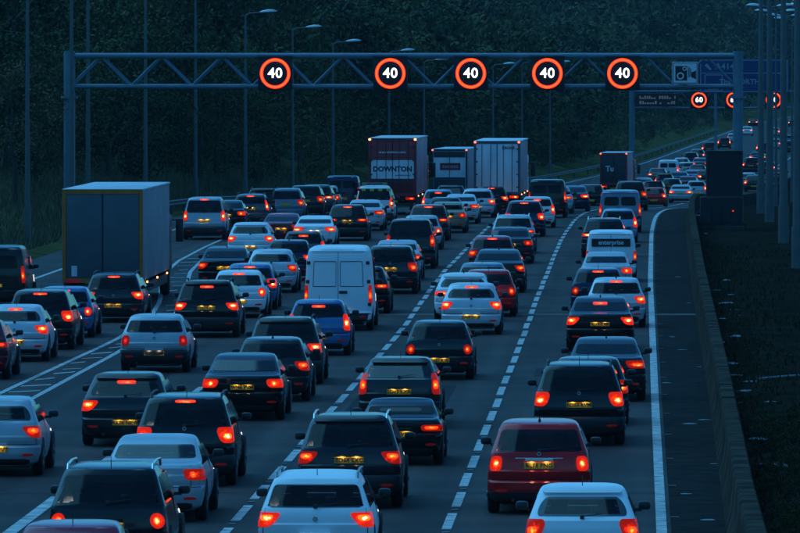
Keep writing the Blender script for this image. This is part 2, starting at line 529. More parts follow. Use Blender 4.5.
# ------------------------------------------------------------------ concrete barrier of the central reserve
mat('concrete', (0.030, 0.024, 0.020), 0.9, spec=0.0, var=1, base2=(0.085, 0.068, 0.056), scale=1.1, bump=0.35)
bar = empty('concrete_barrier', (wall_x(180), 180, 0))
tag(bar, 'long grey concrete barrier wall between the right lane and the dark verge', 'barrier')
prof = [(0.0, 0.0), (0.03, 0.10), (0.09, 0.30), (0.13, 0.62), (0.14, 0.86), (0.17, 0.90), (0.42, 0.90), (0.45, 0.86), (0.45, 0.0)]
d = 74.0
while d < 640:
    L = 3.0 if d < 330 else 7.0
    v, f = [], []
    jz = random.uniform(-.012, .012)
    for k in range(2):
        dd = d + k * (L - 0.03)
        for (px, pz) in prof:
            v.append((wall_x(dd) + px - bar.location.x, dd - 180, road_z(dd) + pz + (jz if pz > .5 else 0)))
    n = len(prof)
    for j in range(n - 1): f.append((j, n + j, n + j + 1, j + 1))
    f.append(tuple(range(n))); f.append(tuple(range(2 * n - 1, n - 1, -1)))
    ob('barrier_segment', mk('barrier_segment', v, f, 35), 'concrete', bar)
    d += L

# ------------------------------------------------------------------ steel crash barrier along the far left edge
rail = empty('crash_barrier', (left_edge(400) + shift(400) - 1, 400, 0))
tag(rail, 'steel crash barrier running along the left edge of the road below the trees', 'barrier')
def rail_pt(d): 
    x = left_edge(d) + shift(d) - 0.6
    return x - rail.location.x, d - 400, ground_z(x, d)
rp = [(0, .45), (.05, .5), (.0, .56), (.0, .62), (.05, .68), (0, .75), (-.02, .75), (-.02, .45)]
for k, d in enumerate(list(np.arange(353, 560, 9)) + list(np.arange(560, 1130, 18))):
    d2 = d + (9 if d < 560 else 18)
    v = []
    for dd in (d, d2):
        x, y, z = rail_pt(dd)
        v += [(x + a, y, z + b) for a, b in rp]
    n = len(rp)
    ob('rail', mk('rail', v, [(j, n + j, n + (j + 1) % n, (j + 1) % n) for j in range(n)]), 'steel', rail)
    x, y, z = rail_pt(d)
    MB().box(x - .14, x - .03, y - .05, y + .05, z - .1, z + .72).build('post', 'steel', rail)

# ------------------------------------------------------------------ vehicles: lofted bodies with fitted panels
class Shell:
    """a body made of stacked plan outlines; gives the skin position for lamps, panes and trim"""
    def __init__(s, L, W, H, kind, belt=0.98, slant=0.38, deck=0.55, n=3.0):
        s.L, s.W, s.H, s.kind, s.belt, s.n = L, W, H, kind, belt, n
        b = belt
        if kind == 'hatch':
            s.rear = [(.20, .14), (.27, .05), (.42, 0), (.56, .0), (.60, .045), (.68, .03), (.755, .028), (.785, .052), (.88, .058), (b, .09), (H - .10, .09 + slant), (H - .05, .13 + slant),
                      (H - .026, .22 + slant), (H - .010, .42 + slant), (H, .80 + slant)]
        elif kind == 'saloon':
            s.rear = [(.20, .14), (.27, .05), (.45, 0), (.60, .0), (.64, .04), (.70, .03), (.80, .03), (.83, .05), (b - .02, .05), (b + .03, .09), (b + .05, .16), (b + .065, deck - .06), (b + .085, deck),
                      (H - .12, deck + slant), (H - .05, deck + slant + .22), (H - .015, deck + slant + .5), (H, deck + slant + .8)]
        elif kind == 'van':
            s.rear = [(.25, .10), (.33, .0), (.54, .0), (.58, .05), (1.1, .05), (H - .35, .09), (H - .12, .13), (H - .05, .19), (H - .015, .34), (H, .7)]
        k = b / 0.98
        if kind == 'van':
            s.front = [(.25, L - .1), (.4, L), (.7, L), (.95, L - .18), (1.1, L - .7), (1.25, L - 1.05), (H - .15, L - 1.75), (H - .05, L - 2.0), (H, L - 2.4)]
            s.wid = [(.25, .86), (.35, .97), (.6, 1.0), (1.0, .99), (H - .35, .93), (H - .12, .88), (H - .05, .84), (H - .015, .78), (H, .62)]
            s.cr = [(.2, .22), (.6, .18), (H - .1, .16), (H, .3)]
        else:
            s.front = [(.20, L - .12), (.35, L - .01), (.55, L), (.68 * k, L - .08), (.76 * k, L - .3), (.88 * k, L - .8), (b, L - 1.1), (H - .12, L - 1.8), (H - .05, L - 2.0),
                       (H - .015, L - 2.2), (H, L - 2.4)]
            s.wid = [(.20, .80), (.28, .93), (.45, .985), (.62, 1.0), (.8, .985), (b, .94), (H - .16, .79), (H - .07, .745), (H - .03, .705), (H - .012, .65), (H, .50)]
            s.cr = [(.2, .28), (.6, .26), (b, .20), (H - .1, .16), (H, .22)]
    def ext(s, z):
        yr, yf, hw = lut(s.rear, z), lut(s.front, z), lut(s.wid, z) * s.W / 2
        if yf < yr + 0.3: m = (yf + yr) / 2; yr, yf = m - .15, m + .15
        c = min(lut(s.cr, z), .45 * (yf - yr)); cf = min(0.42, .45 * (yf - yr))
        return yr, yf, hw, c, cf
    def P(s, t, z, end='rear'):
        yr, yf, hw, c, cf = s.ext(z)
        u = abs(t); sg = 1 if t >= 0 else -1
        if u <= 1:
            k = 1 - max(0, 1 - u ** s.n) ** (1 / s.n); x = hw * u * sg; e = 0
        else:
            k = 1; x = hw * sg; e = u - 1
        if end == 'rear': return np.array((x, yr + c * k + e, z))
        return np.array((x * .93, yf - cf * k - e, z))
    def S(s, sg, y, z):
        return np.array((sg * lut(s.wid, z) * s.W / 2, y, z))
    def hull(s, rear_open=None, side_open=None, front_open=None, ulim=.92):
        """body skin; openings are cut behind the panes (z ranges)"""
        extra = [z for o in (rear_open, side_open, front_open) if o for z in o]
        zs = sorted(set(round(q[0], 4) for q in s.rear + s.front + s.wid) | set(round(z, 4) for z in extra))
        out = [zs[0]]
        for z in zs[1:]:
            if z - out[-1] < 0.006: continue
            g = max(1, int(math.ceil((z - out[-1]) / .11))); z0 = out[-1]
            for i in range(1, g + 1): out.append(z0 + (z - z0) * i / g)
        NR, NS, NF = 18, 6, 10
        v = []
        for z in out:
            yr, yf, hw, c, cf = s.ext(z)
            for i in range(NR + 1):
                th = -pi / 2 + pi * i / NR
                sg = 1 if th >= 0 else -1
                v.append((sg * hw * abs(sin(th)) ** (2 / s.n), yr + c * (1 - abs(cos(th)) ** (2 / s.n)), z))
            for i in range(1, NS):
                q = i / NS; v.append((hw * (1 - .07 * sstep(.55, 1, q)), (yr + c) + (yf - cf - yr - c) * q, z))
            for i in range(NF + 1):
                th = pi / 2 - pi * i / NF
                sg = 1 if th >= 0 else -1
                v.append((sg * hw * .93 * abs(sin(th)) ** (2 / s.n), yf - cf * (1 - abs(cos(th)) ** (2 / s.n)), z))
            for i in range(1, NS):
                q = 1 - i / NS; v.append((-hw * (1 - .07 * sstep(.55, 1, q)), (yr + c) + (yf - cf - yr - c) * q, z))
        n = NR + 1 + NF + 1 + 2 * (NS - 1)
        f = []
        for i in range(len(out) - 1):
            lo, hi = out[i] + .004, out[i + 1] - .004
            def inside(o): return o and lo > o[0] - .006 and hi < o[1] + .006
            for j in range(n):
                k = (j + 1) % n
                if j < NR:
                    us = [abs(sin(-pi / 2 + pi * q / NR)) ** (2 / s.n) for q in (j, j + 1)]
                    if inside(rear_open) and max(us) < ulim: continue
                elif j < NR + NS:
                    if inside(side_open) and NR < j < NR + NS - 1: continue
                elif j < NR + NS + NF:
                    if inside(front_open) and NR + NS + 1 < j < NR + NS + NF - 2: continue
                elif inside(side_open) and NR + NS + NF < j < n - 1: continue
                f.append((i * n + j, i * n + k, (i + 1) * n + k, (i + 1) * n + j))
        f.append(tuple(range(n - 1, -1, -1)))
        f.append(tuple((len(out) - 1) * n + j for j in range(n)))
        return mk('body', v, f, 32)
    def patch(s, rows, nc=8, off=.006, skirt=.03, where='rear', nr=None):
        """skin panel: rows of (z, a, b); a..b across the rear/front (fractions) or along the side (metres)"""
        if nr:
            z0, z1 = rows[0][0], rows[-1][0]
            ta, tb = [(r[0], r[1]) for r in rows], [(r[0], r[2]) for r in rows]
            rows = [(z0 + (z1 - z0) * i / nr, lut(ta, z0 + (z1 - z0) * i / nr), lut(tb, z0 + (z1 - z0) * i / nr)) for i in range(nr + 1)]
        def pt(q, z):
            if where == 'rear': return s.P(q, z)
            if where == 'front': return s.P(q, z, 'front')
            return s.S(where, q, z)
        out, inn = [], []
        for z, a, b in rows:
            for j in range(nc + 1):
                q = a + (b - a) * j / nc
                p = pt(q, z); e = 1e-3
                du = pt(q + e, z) - pt(q - e, z); dv = pt(q, z + e) - pt(q, z - e)
                nn = np.cross(du, dv); nn = nn / (np.linalg.norm(nn) + 1e-12)
                if where in ('front', -1): nn = -nn
                out.append(p + nn * off); inn.append(p - nn * skirt)
        R, C = len(rows), nc + 1
        f = []
        for i in range(R - 1):
            for j in range(nc):
                a = i * C + j; f.append((a, a + 1, a + C + 1, a + C))
        N = len(out)
        loop = [j for j in range(C)] + [i * C + nc for i in range(1, R)] + [(R - 1) * C + j for j in range(nc - 1, -1, -1)] + [i * C for i in range(R - 2, 0, -1)]
        m = len(loop)
        for k in range(m):
            a, b = loop[k], loop[(k + 1) % m]
            f.append((b, a, N + a, N + b))
        if where in ('front', -1): f = [tuple(reversed(q)) for q in f]
        return out + inn, f

def rrect(z0, z1, a0, b0, a1, b1, r=.25, n=8):
    """rounded panel rows between z0 and z1; a/b edges run from (a0,b0) to (a1,b1)"""
    rows = []
    for i in range(n + 1):
        v = .5 - .5 * cos(pi * i / n)
        q = min(v, 1 - v); k = 0 if q >= r else 1 - sqrt(max(0, 1 - ((r - q) / r) ** 2))
        a, b = a0 + (a1 - a0) * v, b0 + (b1 - b0) * v
        ins = k * min(.10, .3 * (b - a)) if abs(b - a) < 3 else k * .1
        rows.append((z0 + (z1 - z0) * v, a + ins, b - ins))
    return rows
def ell(zc, tc, rz, rt, n=8):
    rows = []
    for i in range(n + 1):
        th = -pi / 2 + pi * i / n
        w = max(.02, cos(th)) * rt
        rows.append((zc + rz * sin(th), tc - w, tc + w))
    return rows
def mirror_rows(rows): return [(z, -b, -a) for z, a, b in rows]

LAMPS = {   # right-hand lamp rows; heights relative to the belt, fractions across the rear
    'round': lambda b: (ell(b - .16, .86, .13, .125), ell(b - .16, .85, .065, .06)),
    'roundlow': lambda b: (ell(b - .22, .84, .12, .12), ell(b - .22, .83, .055, .05)),
    'tall': lambda b: (rrect(b - .28, b + .20, .88, 1.10, .90, 1.10, .15), rrect(b - .18, b - .02, .90, .99, .90, .99, .3, 5)),
    'tallwide': lambda b: (rrect(b - .32, b + .12, .80, 1.08, .86, 1.08, .2), rrect(b - .2, b - .04, .86, .97, .87, .98, .3, 5)),
    'wrap': lambda b: (rrect(b - .20, b - .02, .58, 1.13, .50, 1.16, .3), rrect(b - .16, b - .08, .70, .95, .68, .96, .3, 5)),
    'swoosh': lambda b: (rrect(b - .27, b + .02, .74, 1.02, .66, 1.25, .35), rrect(b - .20, b - .09, .82, .96, .80, .97, .35, 5)),
    'wedge': lambda b: (rrect(b - .26, b - .04, .78, 1.12, .60, 1.18, .3), rrect(b - .17, b - .08, .78, .96, .74, .97, .3, 5)),
    'square': lambda b: (rrect(b - .30, b - .04, .74, .97, .75, .97, .35), ell(b - .17, .855, .055, .05)),
    'slim': lambda b: (rrect(b - .18, b - .06, .52, 1.12, .50, 1.18, .4), rrect(b - .145, b - .085, .60, .90, .60, .92, .3, 5)),
    'van': lambda b: (rrect(.72, 1.12, .905, 1.06, .905, 1.06, .2), rrect(.84, .98, .92, .985, .92, .985, .3, 5)),
    'vantall': lambda b: (rrect(.80, 1.35, .905, 1.07, .905, 1.07, .15), rrect(.95, 1.12, .92, .985, .92, .985, .3, 5)),
    'angel': lambda b: (rrect(b - .22, b - .03, .64, 1.14, .60, 1.17, .4), ell(b - .125, .80, .05, .055)),
}
MODELS = {
    'hatch':     dict(L=4.0, W=1.74, H=1.46, kind='hatch', belt=.97, slant=.36, lamp='swoosh', plate=.50),
    'polo':      dict(L=3.95, W=1.70, H=1.45, kind='hatch', belt=.98, slant=.30, lamp='roundlow', plate=.49, badge=1),
    'golf':      dict(L=4.15, W=1.74, H=1.46, kind='hatch', belt=.99, slant=.28, lamp='square', plate=.50, badge=1, bumper=1),
    'corsa':     dict(L=3.95, W=1.74, H=1.48, kind='hatch', belt=1.0, slant=.34, lamp='wedge', plate=.52, oval=1),
    'fiesta':    dict(L=3.95, W=1.72, H=1.49, kind='hatch', belt=1.0, slant=.42, lamp='swoosh', plate=.50, oval=1, spoiler=1),
    'focus':     dict(L=4.3, W=1.82, H=1.48, kind='hatch', belt=.99, slant=.40, lamp='wedge', plate=.50, oval=1, spoiler=1),
    'liftback':  dict(L=4.45, W=1.76, H=1.49, kind='hatch', belt=1.06, slant=.62, lamp='tallwide', plate=.80, spoiler=1),
    'crossover': dict(L=4.25, W=1.80, H=1.60, kind='hatch', belt=1.06, slant=.36, lamp='square', plate=.86, bumper=1, fin=1, bar=1),
    'suv':       dict(L=4.5, W=1.86, H=1.67, kind='hatch', belt=1.08, slant=.34, lamp='swoosh', plate=.84, bumper=1, rails=1, r=.36),
    'suv2':      dict(L=4.4, W=1.83, H=1.60, kind='hatch', belt=1.05, slant=.40, lamp='slim', plate=.86, bumper=1, rails=1, r=.35),
    'suv3':      dict(L=4.5, W=1.85, H=1.69, kind='hatch', belt=1.10, slant=.38, lamp='roundlow', plate=.80, bumper=1, rails=1, r=.36),
    'offroad':   dict(L=4.8, W=1.92, H=1.90, kind='hatch', belt=1.18, slant=.12, lamp='tallwide', plate=.86, bumper=1, r=.39),
    'estate':    dict(L=4.65, W=1.78, H=1.49, kind='hatch', belt=.98, slant=.30, lamp='wedge', plate=.52, rails=1),
    'volvo':     dict(L=4.7, W=1.79, H=1.50, kind='hatch', belt=1.0, slant=.24, lamp='tall', plate=.80, rails=1),
    'mpv':       dict(L=4.6, W=1.84, H=1.63, kind='hatch', belt=1.05, slant=.30, lamp='swoosh', plate=.84),
    'saloon':    dict(L=4.6, W=1.82, H=1.44, kind='saloon', belt=.98, slant=.62, deck=.62, lamp='wrap', plate=.76),
    'saloon2':   dict(L=4.55, W=1.78, H=1.42, kind='saloon', belt=.95, slant=.60, deck=.60, lamp='angel', plate=.74),
    'saloon3':   dict(L=4.7, W=1.83, H=1.46, kind='saloon', belt=.99, slant=.66, deck=.52, lamp='wedge', plate=.76, fin=1),
    'coupe':     dict(L=4.6, W=1.80, H=1.38, kind='saloon', belt=.95, slant=.75, deck=.45, lamp='wrap', plate=.72),
    'roadster':  dict(L=4.0, W=1.68, H=1.25, kind='saloon', belt=.86, slant=.38, deck=.80, lamp='slim', plate=.62, soft=1),
    'minivan':   dict(L=4.4, W=1.82, H=1.85, kind='van', belt=1.15, slant=.1, lamp='van', plate=.95, rearglass=1),
    'van':       dict(L=5.0, W=1.95, H=1.98, kind='van', belt=1.15, slant=.1, lamp='vantall', plate=.72, rearglass=1),
    'panelvan':  dict(L=5.4, W=2.0, H=2.47, kind='van', belt=1.25, slant=.1, lamp='vantall', plate=.60, doors=1),
}
MODELS['hatch_a'] = dict(L=4.05, W=1.75, H=1.47, kind='hatch', belt=.98, slant=.32, lamp='wedge', plate=.82, fin=1)
MODELS['hatch_b'] = dict(L=3.85, W=1.70, H=1.49, kind='hatch', belt=1.0, slant=.28, lamp='tallwide', plate=.50, spoiler=1)
MODELS['hatch_c'] = dict(L=4.2, W=1.77, H=1.46, kind='hatch', belt=.99, slant=.44, lamp='slim', plate=.80, oval=1, fin=1, spoiler=1)
MODELS['hatch_d'] = dict(L=4.0, W=1.73, H=1.45, kind='hatch', belt=.96, slant=.35, lamp='round', plate=.50, badge=1)
MODELS['suv2_a'] = dict(L=4.4, W=1.83, H=1.62, kind='hatch', belt=1.05, slant=.36, lamp='wedge', plate=.86, bumper=1, rails=1, r=.35, spoiler=1)
VAR = {'hatch': ['hatch', 'hatch_a', 'hatch_b', 'hatch_c', 'hatch_d'], 'suv2': ['suv2', 'suv2_a']}
VCOUNT = {}
CACHE = {}
def merge(*parts):
    b = MB()
    for v, f in parts: b.add(v, f)
    return b

WHEELS = {}
def wheel_mesh(r, w=.21):
    k = (r, w)
    if k not in WHEELS:
        n = 20
        prof = [(-w / 2, r * .66), (-w / 2 * .96, r * .90), (-w / 2 * .7, r * .985), (0, r), (w / 2 * .7, r * .985), (w / 2 * .96, r * .9), (w / 2, r * .66)]
        v, f = [], []
        for (x, rr) in prof:
            for i in range(n): v.append((x, rr * cos(2 * pi * i / n), rr * sin(2 * pi * i / n)))
        m = len(prof)
        for j in range(m - 1):
            for i in range(n):
                q = (i + 1) % n; f.append((j * n + i, (j + 1) * n + i, (j + 1) * n + q, j * n + q))
        f.append(tuple(range(n))); f.append(tuple((m - 1) * n + i for i in range(n - 1, -1, -1)))
        tyre = mk('wheel', v, [tuple(reversed(q)) for q in f], 50)
        b = MB()
        for sg in (1, -1):
            x0 = sg * (w / 2 + .002)
            for i in range(5):
                a = 2 * pi * i / 5
                c, s_ = cos(a), sin(a)
                pts = [(-.045, .05), (.045, .05), (.035, r * .62), (-.035, r * .62)]
                q = [(x0, py * c - px * s_, py * s_ + px * c) for px, py in pts] + [(x0 - sg * .02, py * c - px * s_, py * s_ + px * c) for px, py in pts]
                b.add(q, [(0, 1, 2, 3), (7, 6, 5, 4), (0, 4, 5, 1), (1, 5, 6, 2), (2, 6, 7, 3), (3, 7, 4, 0)])
            b.tube((x0 - sg * .03, 0, 0), (x0 + sg * .006, 0, 0), .07, .06, 10)
        b.tube((-w / 2 - .02, 0, 0), (w / 2 + .02, 0, 0), .055, .055, 8)
        WHEELS[k] = (tyre, b.mesh('rim'))
    return WHEELS[k]

def mirror_mesh(sg):
    b = MB().box(-.095, .095, -.05, .10, -.066, .066, .045)
    b.add(*(lambda m: (m.v, m.f))(MB().box(-.02 - sg * .13, .02 - sg * .06, .0, .05, -.09, -.04)))
    return b.mesh('door_mirror', 40)

def model_parts(key):
    """part list of a model: (name, mesh, material role, location, children)"""
    if key in CACHE: return CACHE[key]
    M = MODELS[key]
    S = Shell(M['L'], M['W'], M['H'], M['kind'], M['belt'], M['slant'], M.get('deck', .55))
    b, H, W, L = M['belt'], M['H'], M['W'], M['L']
    P = []
    def part(name, vf, role, kids=(), lod=1, angle=40): P.append((name, merge(*vf).mesh(name, angle), role, None, list(kids), lod))
    body_kids = []
    # glass
    van = M['kind'] == 'van'
    zg0 = b + (.12 if M['kind'] == 'saloon' else .035)
    zg1 = H - (.135 if M['kind'] == 'hatch' else .14 if M['kind'] == 'saloon' else .32)
    if van:
        P.append(('body', S.hull(None, None, None), 'paint', None, body_kids, 0))
    else:
        P.append(('body', S.hull((zg0 + .02, zg1 - .015) if not M.get('oval') else (zg0 + .06, zg1 - .05), (b + .03, H - .18), (b + .06, H - .16), .92 if not M.get('oval') else .76), 'paint', None, body_kids, 0))
    if van and M.get('rearglass'):
        for sg in (-1, 1):
            rows = rrect(b + .12, H - .30, .06, .80, .06, .78, .2)
            part('rear_window', [S.patch(rows if sg > 0 else mirror_rows(rows), 6, .006)], 'dglass', lod=0)
    elif not van:
        if M.get('oval'):
            rows = [(z, a * (1 if 0 else 1), c) for z, a, c in rrect(zg0 + .03, zg1 - .02, -.80, .80, -.90, .90, .5, 12)]
            rows = [(z, -(.62 + .26 * sin(pi * min(1, .25 + .62 * i / 12))), (.62 + .26 * sin(pi * min(1, .25 + .62 * i / 12)))) for i, (z, a, c) in enumerate(rows)]
        else:
            rows = rrect(zg0, zg1, -.90, .90, -.93, .93, .2, 12)
        wip = []
        if M['kind'] == 'hatch':
            c = S.P(0, zg0 + .02); e = S.P(.42, zg0 + .05)
            wb = MB().box(-.03, .03, -.03, .02, -.03, .03, .008); wb.v = [tuple(np.array(q) + c + np.array((0, -.02, 0))) for q in wb.v]
            wb.tube(c + np.array((0, -.035, .01)), e + np.array((0, -.04, .02)), .009, .006, 6)
            wip = [('wiper', wb.mesh('wiper'), 'trim', None, [], 2)]
        part('rear_window', [S.patch(rows, 12, .006)], 'soft' if M.get('soft') else 'glass', wip, lod=0)
        if M.get('soft'):
            part('rear_screen', [S.patch(rrect(zg0 + .03, zg1 - .03, -.60, .60, -.58, .58, .3, 6), 8, .012)], 'dglass', lod=1)
    # side windows, in two panes each side
    for sg in (-1, 1):
        z0, z1 = (b + .02, H - .17) if not van else (b + .05, H - .38)
        def ya(z):
            yr, yf, hw, c, cf = S.ext(z); return yr + c + .10
        def yb(z):
            yr, yf, hw, c, cf = S.ext(z); return yf - cf - .06
        if van: ya = lambda z: L - 2.3 + (z - z0) * .0
        mid = L - (2.35 if not van else 2.3)
        panes = [(ya, lambda z: max(ya(z) + .05, mid - .04)), (lambda z: mid + .04, yb)] if not van else [(ya, yb)]
        for fa, fb in panes:
            zs = [z0 + (z1 - z0) * i / 4 for i in range(5)]
            part('side_window', [S.patch([(z, fa(z), max(fa(z) + .03, fb(z))) for z in zs], 3, .005, where=sg)], 'dglass' if van else 'glass', lod=0)
        if not van:
            part('door_pillar', [S.patch([(b - .01, mid - .06, mid + .06), (H - .15, mid - .06, mid + .06)], 1, .003, where=sg, nr=4)], 'trim', lod=0)
        # dark wheel arches
        r = M.get('r', .33)
        for wy in (.78 if not van else .95, L - .82):
            pts, n = [], 12
            x = sg * (W / 2 * 1.0 + .003)
            for i in range(n + 1):
                th = -.25 + (pi + .5) * i / n; pts.append((x, wy + (r + .06) * cos(th), r + (r + .06) * sin(th)))
            q = [(x - sg * .2, p[1], p[2]) for p in pts]
            m = len(pts)
            fs = [tuple(range(m)) if sg > 0 else tuple(range(m - 1, -1, -1))] + [(i, i + 1, m + i + 1, m + i) for i in range(m - 1)]
            P.append(('wheel_arch', mk('wheel_arch', pts + q, fs), 'shut_line', None, [], 1))
    part('windscreen', [S.patch(rrect((b if not van else 1.27) + .03, H - .14, -.9, .9, -.88, .88, .2, 5), 8, .006, where='front')], 'dglass' if van else 'glass', lod=0)
    # lamps
    lens, bulb = LAMPS[M['lamp']](b)
    for sg in (-1, 1):
        l = lens if sg > 0 else mirror_rows(lens); u = bulb if sg > 0 else mirror_rows(bulb)
        bm = merge(S.patch(u, 5, .016, .02)).mesh('bulb', 40)
        part('tail_light', [S.patch(l, 10, .011)], 'lens', [('bulb', bm, 'bulb', None, [], 0)], lod=0)
        hl = [(.62 * b, .66, 1.0), (.70 * b, .62, 1.15), (.76 * b, .66, 1.2)]
        if van: hl = [(.72, .66, 1.0), (.85, .62, 1.1), (.95, .66, 1.1)]
        part('headlight', [S.patch(hl if sg > 0 else mirror_rows(hl), 6, .008, where='front')], 'head', lod=1)
    if van:
        part('high_brake_light', [S.patch(rrect(H - .17, H - .13, -.13, .13, -.13, .13, .3, 3), 4, .015)], 'high', lod=3)
    else:
        zt = (H - .105 if not M.get('spoiler') else H - .165) if M['kind'] == 'hatch' else H - .165
        part('high_brake_light', [S.patch(rrect(zt - .02, zt + .022, -.27, .27, -.27, .27, .3, 4), 6, .016)], 'high', lod=3)
    # bumper and shut lines
    if M.get('bumper'):
        part('lower_bumper', [S.patch(rrect(.24, .40 if M.get('bar') else .58, -1.16, 1.16, -1.12, 1.12, .12, 6), 26, .020)], 'trim', lod=1)
    else:
        part('lower_bumper', [S.patch(rrect(.225 if not van else .26, .34, -.86, .86, -.80, .80, .2, 4), 12, .008)], 'trim', lod=1)
    for sg in (-1, 1):
        rr = rrect(.40, .445, .62, .86, .62, .86, .3, 3)
        part('reflector', [S.patch(rr if sg > 0 else mirror_rows(rr), 5, .02)], 'reflector', lod=2)
    if not van:
        body_kids.append(('shut_line', merge(S.patch([(.605, -.93, .93), (.618, -.93, .93)], 16, .003)).mesh('shut_line'), 'shut_line', None, [], 2))
        for sg in (-1, 1):
            body_kids.append(('shut_line', merge(S.patch([(.35, L - 2.36, L - 2.348), (b, L - 2.36, L - 2.348)], 1, .003, where=sg, nr=6)).mesh('shut_line'), 'shut_line', None, [], 2))
    if M['kind'] == 'hatch':
        for sg in (-1, 1):
            body_kids.append(('shut_line', merge(S.patch([(.62, sg * .905 - .006, sg * .905 + .006), (b + .02, sg * .93 - .006, sg * .93 + .006)], 1, .003, nr=5)).mesh('shut_line'), 'shut_line', None, [], 2))
    elif M['kind'] == 'saloon':
        for sg in (-1, 1):
            body_kids.append(('shut_line', merge(S.patch([(.62, sg * .74 - .006, sg * .74 + .006), (b + .02, sg * .78 - .006, sg * .78 + .006)], 1, .003, nr=5)).mesh('shut_line'), 'shut_line', None, [], 2))
    else:
        body_kids.append(('shut_line', merge(S.patch([(.60, -.007, .007), (H - .14, -.007, .007)], 1, .003, nr=9)).mesh('shut_line'), 'shut_line', None, [], 0))
        body_kids.append(('shut_line', merge(S.patch([(H - .15, -.86, .86), (H - .135, -.86, .86)], 10, .003)).mesh('shut_line'), 'shut_line', None, [], 0))
        if M.get('doors'):
            for sg in (-1, 1):
                # pressed panel outline on each door, hinges and a handle
                fr = MB()
                def e(za, a, zb, c): fr.add(*S.patch([(za, sg * a, sg * c) if sg > 0 else (za, -c, -a), (zb, sg * a, sg * c) if sg > 0 else (zb, -c, -a)], 3, .006, nr=4))
                e(2.03, .07, 2.05, .76); e(1.30, .07, 1.32, .76); e(1.32, .75, 2.03, .765); e(1.32, .06, 2.03, .072)
                P.append(('door_panel', fr.mesh('door_panel'), 'paint2', None, [], 1))
                for zz in (.78, 1.45, 2.0):
                    hb = MB(); p = S.P(sg * .93, zz); hb.box(p[0] - .05, p[0] + .05, p[1] - .03, p[1] + .02, zz - .05, zz + .05, .01)
                    P.append(('hinge', hb.mesh('hinge'), 'trim', None, [], 1))
            hb = MB(); p = S.P(.08, 1.14); hb.box(.03, .27, p[1] - .035, p[1] + .02, 1.10, 1.18, .015)
            P.append(('door_handle', hb.mesh('door_handle'), 'trim', None, [], 1))
            part('rear_step', [S.patch(rrect(.30, .52, -1.05, 1.05, -1.05, 1.05, .1, 4), 12, .02)], 'trim')
    # number plate with its lamps and badge
    pz = M['plate']
    p = min((S.P(t, z)[1] for t in (0, .28) for z in (pz - .055, pz + .055)))
    pl = MB().box(-.26, .26, p - .018, p + .02, pz - .056, pz + .056, .004).mesh('number_plate')
    P.append(('number_plate', pl, 'plate', None, [('@text', None, 'ink', (0, p - .0195, pz), [], 1)], 0))
    lm = MB()
    for x in (-.13, .13): lm.box(x - .03, x + .03, p - .052, p - .03, pz + .088, pz + .094)
    hs = MB().box(-.24, .24, p - .066, p + .03, pz + .096, pz + .118, .006); hs.box(-.24, .24, p - .068, p - .056, pz + .076, pz + .104)
    P.append(('plate_housing', hs.mesh('plate_housing'), 'chrome' if M.get('bar') else 'paint', None, [('plate_lamp', lm.mesh('plate_lamp'), 'plamp', None, [], 2)], 2))
    if M.get('bar'):
        p2 = S.P(0, pz + .12)
        P.append(('chrome_bar', MB().box(-.42, .42, p2[1] - .03, p2[1] + .02, pz + .105, pz + .135, .01).mesh('chrome_bar'), 'chrome', None, [], 1))
    if not van:
        zb = (b + pz) / 2 + .09 if pz < .7 else b + .0
        if M.get('badge'): zb = b - .10
        p2 = S.P(0, zb)
        if M.get('badge') or key in ('estate', 'suv', 'saloon', 'mpv', 'crossover', 'corsa'): P.append(('badge', MB().disc((0, zb), .038, p2[1] - .012, 16, .018, .03).mesh('badge'), 'badge', None, [], 2))
        # exhaust
        P.append(('exhaust', MB().tube((-.45, .02, .26), (-.45, .22, .26), .032, .032, 10).mesh('exhaust', 40), 'trim', None, [], 2))
        if M['kind'] == 'hatch':
            hy = lut(S.rear, H - .012) + .08
            if M.get('fin'):
                fb = MB().add([(-.03, hy, H - .01), (.03, hy, H - .01), (0, hy, H + .07), (-.02, hy + .16, H - .005), (.02, hy + .16, H - .005)],
                              [(0, 1, 2), (1, 4, 2), (4, 3, 2), (3, 0, 2)])
            else:
                fb = MB().tube((0, hy, H - .02), (0, hy - .06, H + .14), .008, .005, 6)
            P.append(('antenna', fb.mesh('antenna'), 'trim', None, [], 2))
        elif M.get('fin') or key == 'saloon':
            hy = lut(S.rear, H - .012) + .05
            fb = MB().add([(-.03, hy, H - .02), (.03, hy, H - .02), (0, hy, H + .06), (-.02, hy + .16, H - .005), (.02, hy + .16, H - .005)],
                          [(0, 1, 2), (1, 4, 2), (4, 3, 2), (3, 0, 2)])
            P.append(('antenna', fb.mesh('antenna'), 'trim', None, [], 2))
        if M.get('spoiler'):
            part('spoiler', [S.patch([(H - .125, -.84, .84), (H - .10, -.90, .90), (H - .06, -.90, .90), (H - .04, -.84, .84)], 10, .05, .06)], 'paint')
        if M.get('rails'):
            for sg in (-1, 1):
                x = sg * (lut(S.wid, H - .05) * W / 2 - .02)
                y0, y1 = lut(S.rear, H - .05) + .12, lut(S.front, H - .05) - .1
                rb = MB().path([(x, y0, H - .08), (x, y0 + .12, H + .02), (x, (y0 + y1) / 2, H + .045), (x, y1 - .12, H + .02), (x, y1, H - .08)], .022, 8)
                P.append(('roof_rail', rb.mesh('roof_rail', 50), 'rail', None, [], 1))
    # wheels
    r = M.get('r', .33)
    tyre, rim = wheel_mesh(r)
    for sg in (-1, 1):
        for wy in (.78 if not van else .95, L - .82):
            P.append(('wheel', tyre, 'tyre', (sg * (W / 2 - .095), wy, r), [('rim', rim, 'rim', None, [], 1)], 0))
        my = L - 1.75 if not van else L - 1.55
        P.append(('door_mirror', mirror_mesh(sg), 'mirror', (sg * (W / 2 + .075), my, b + .10), [], 1))
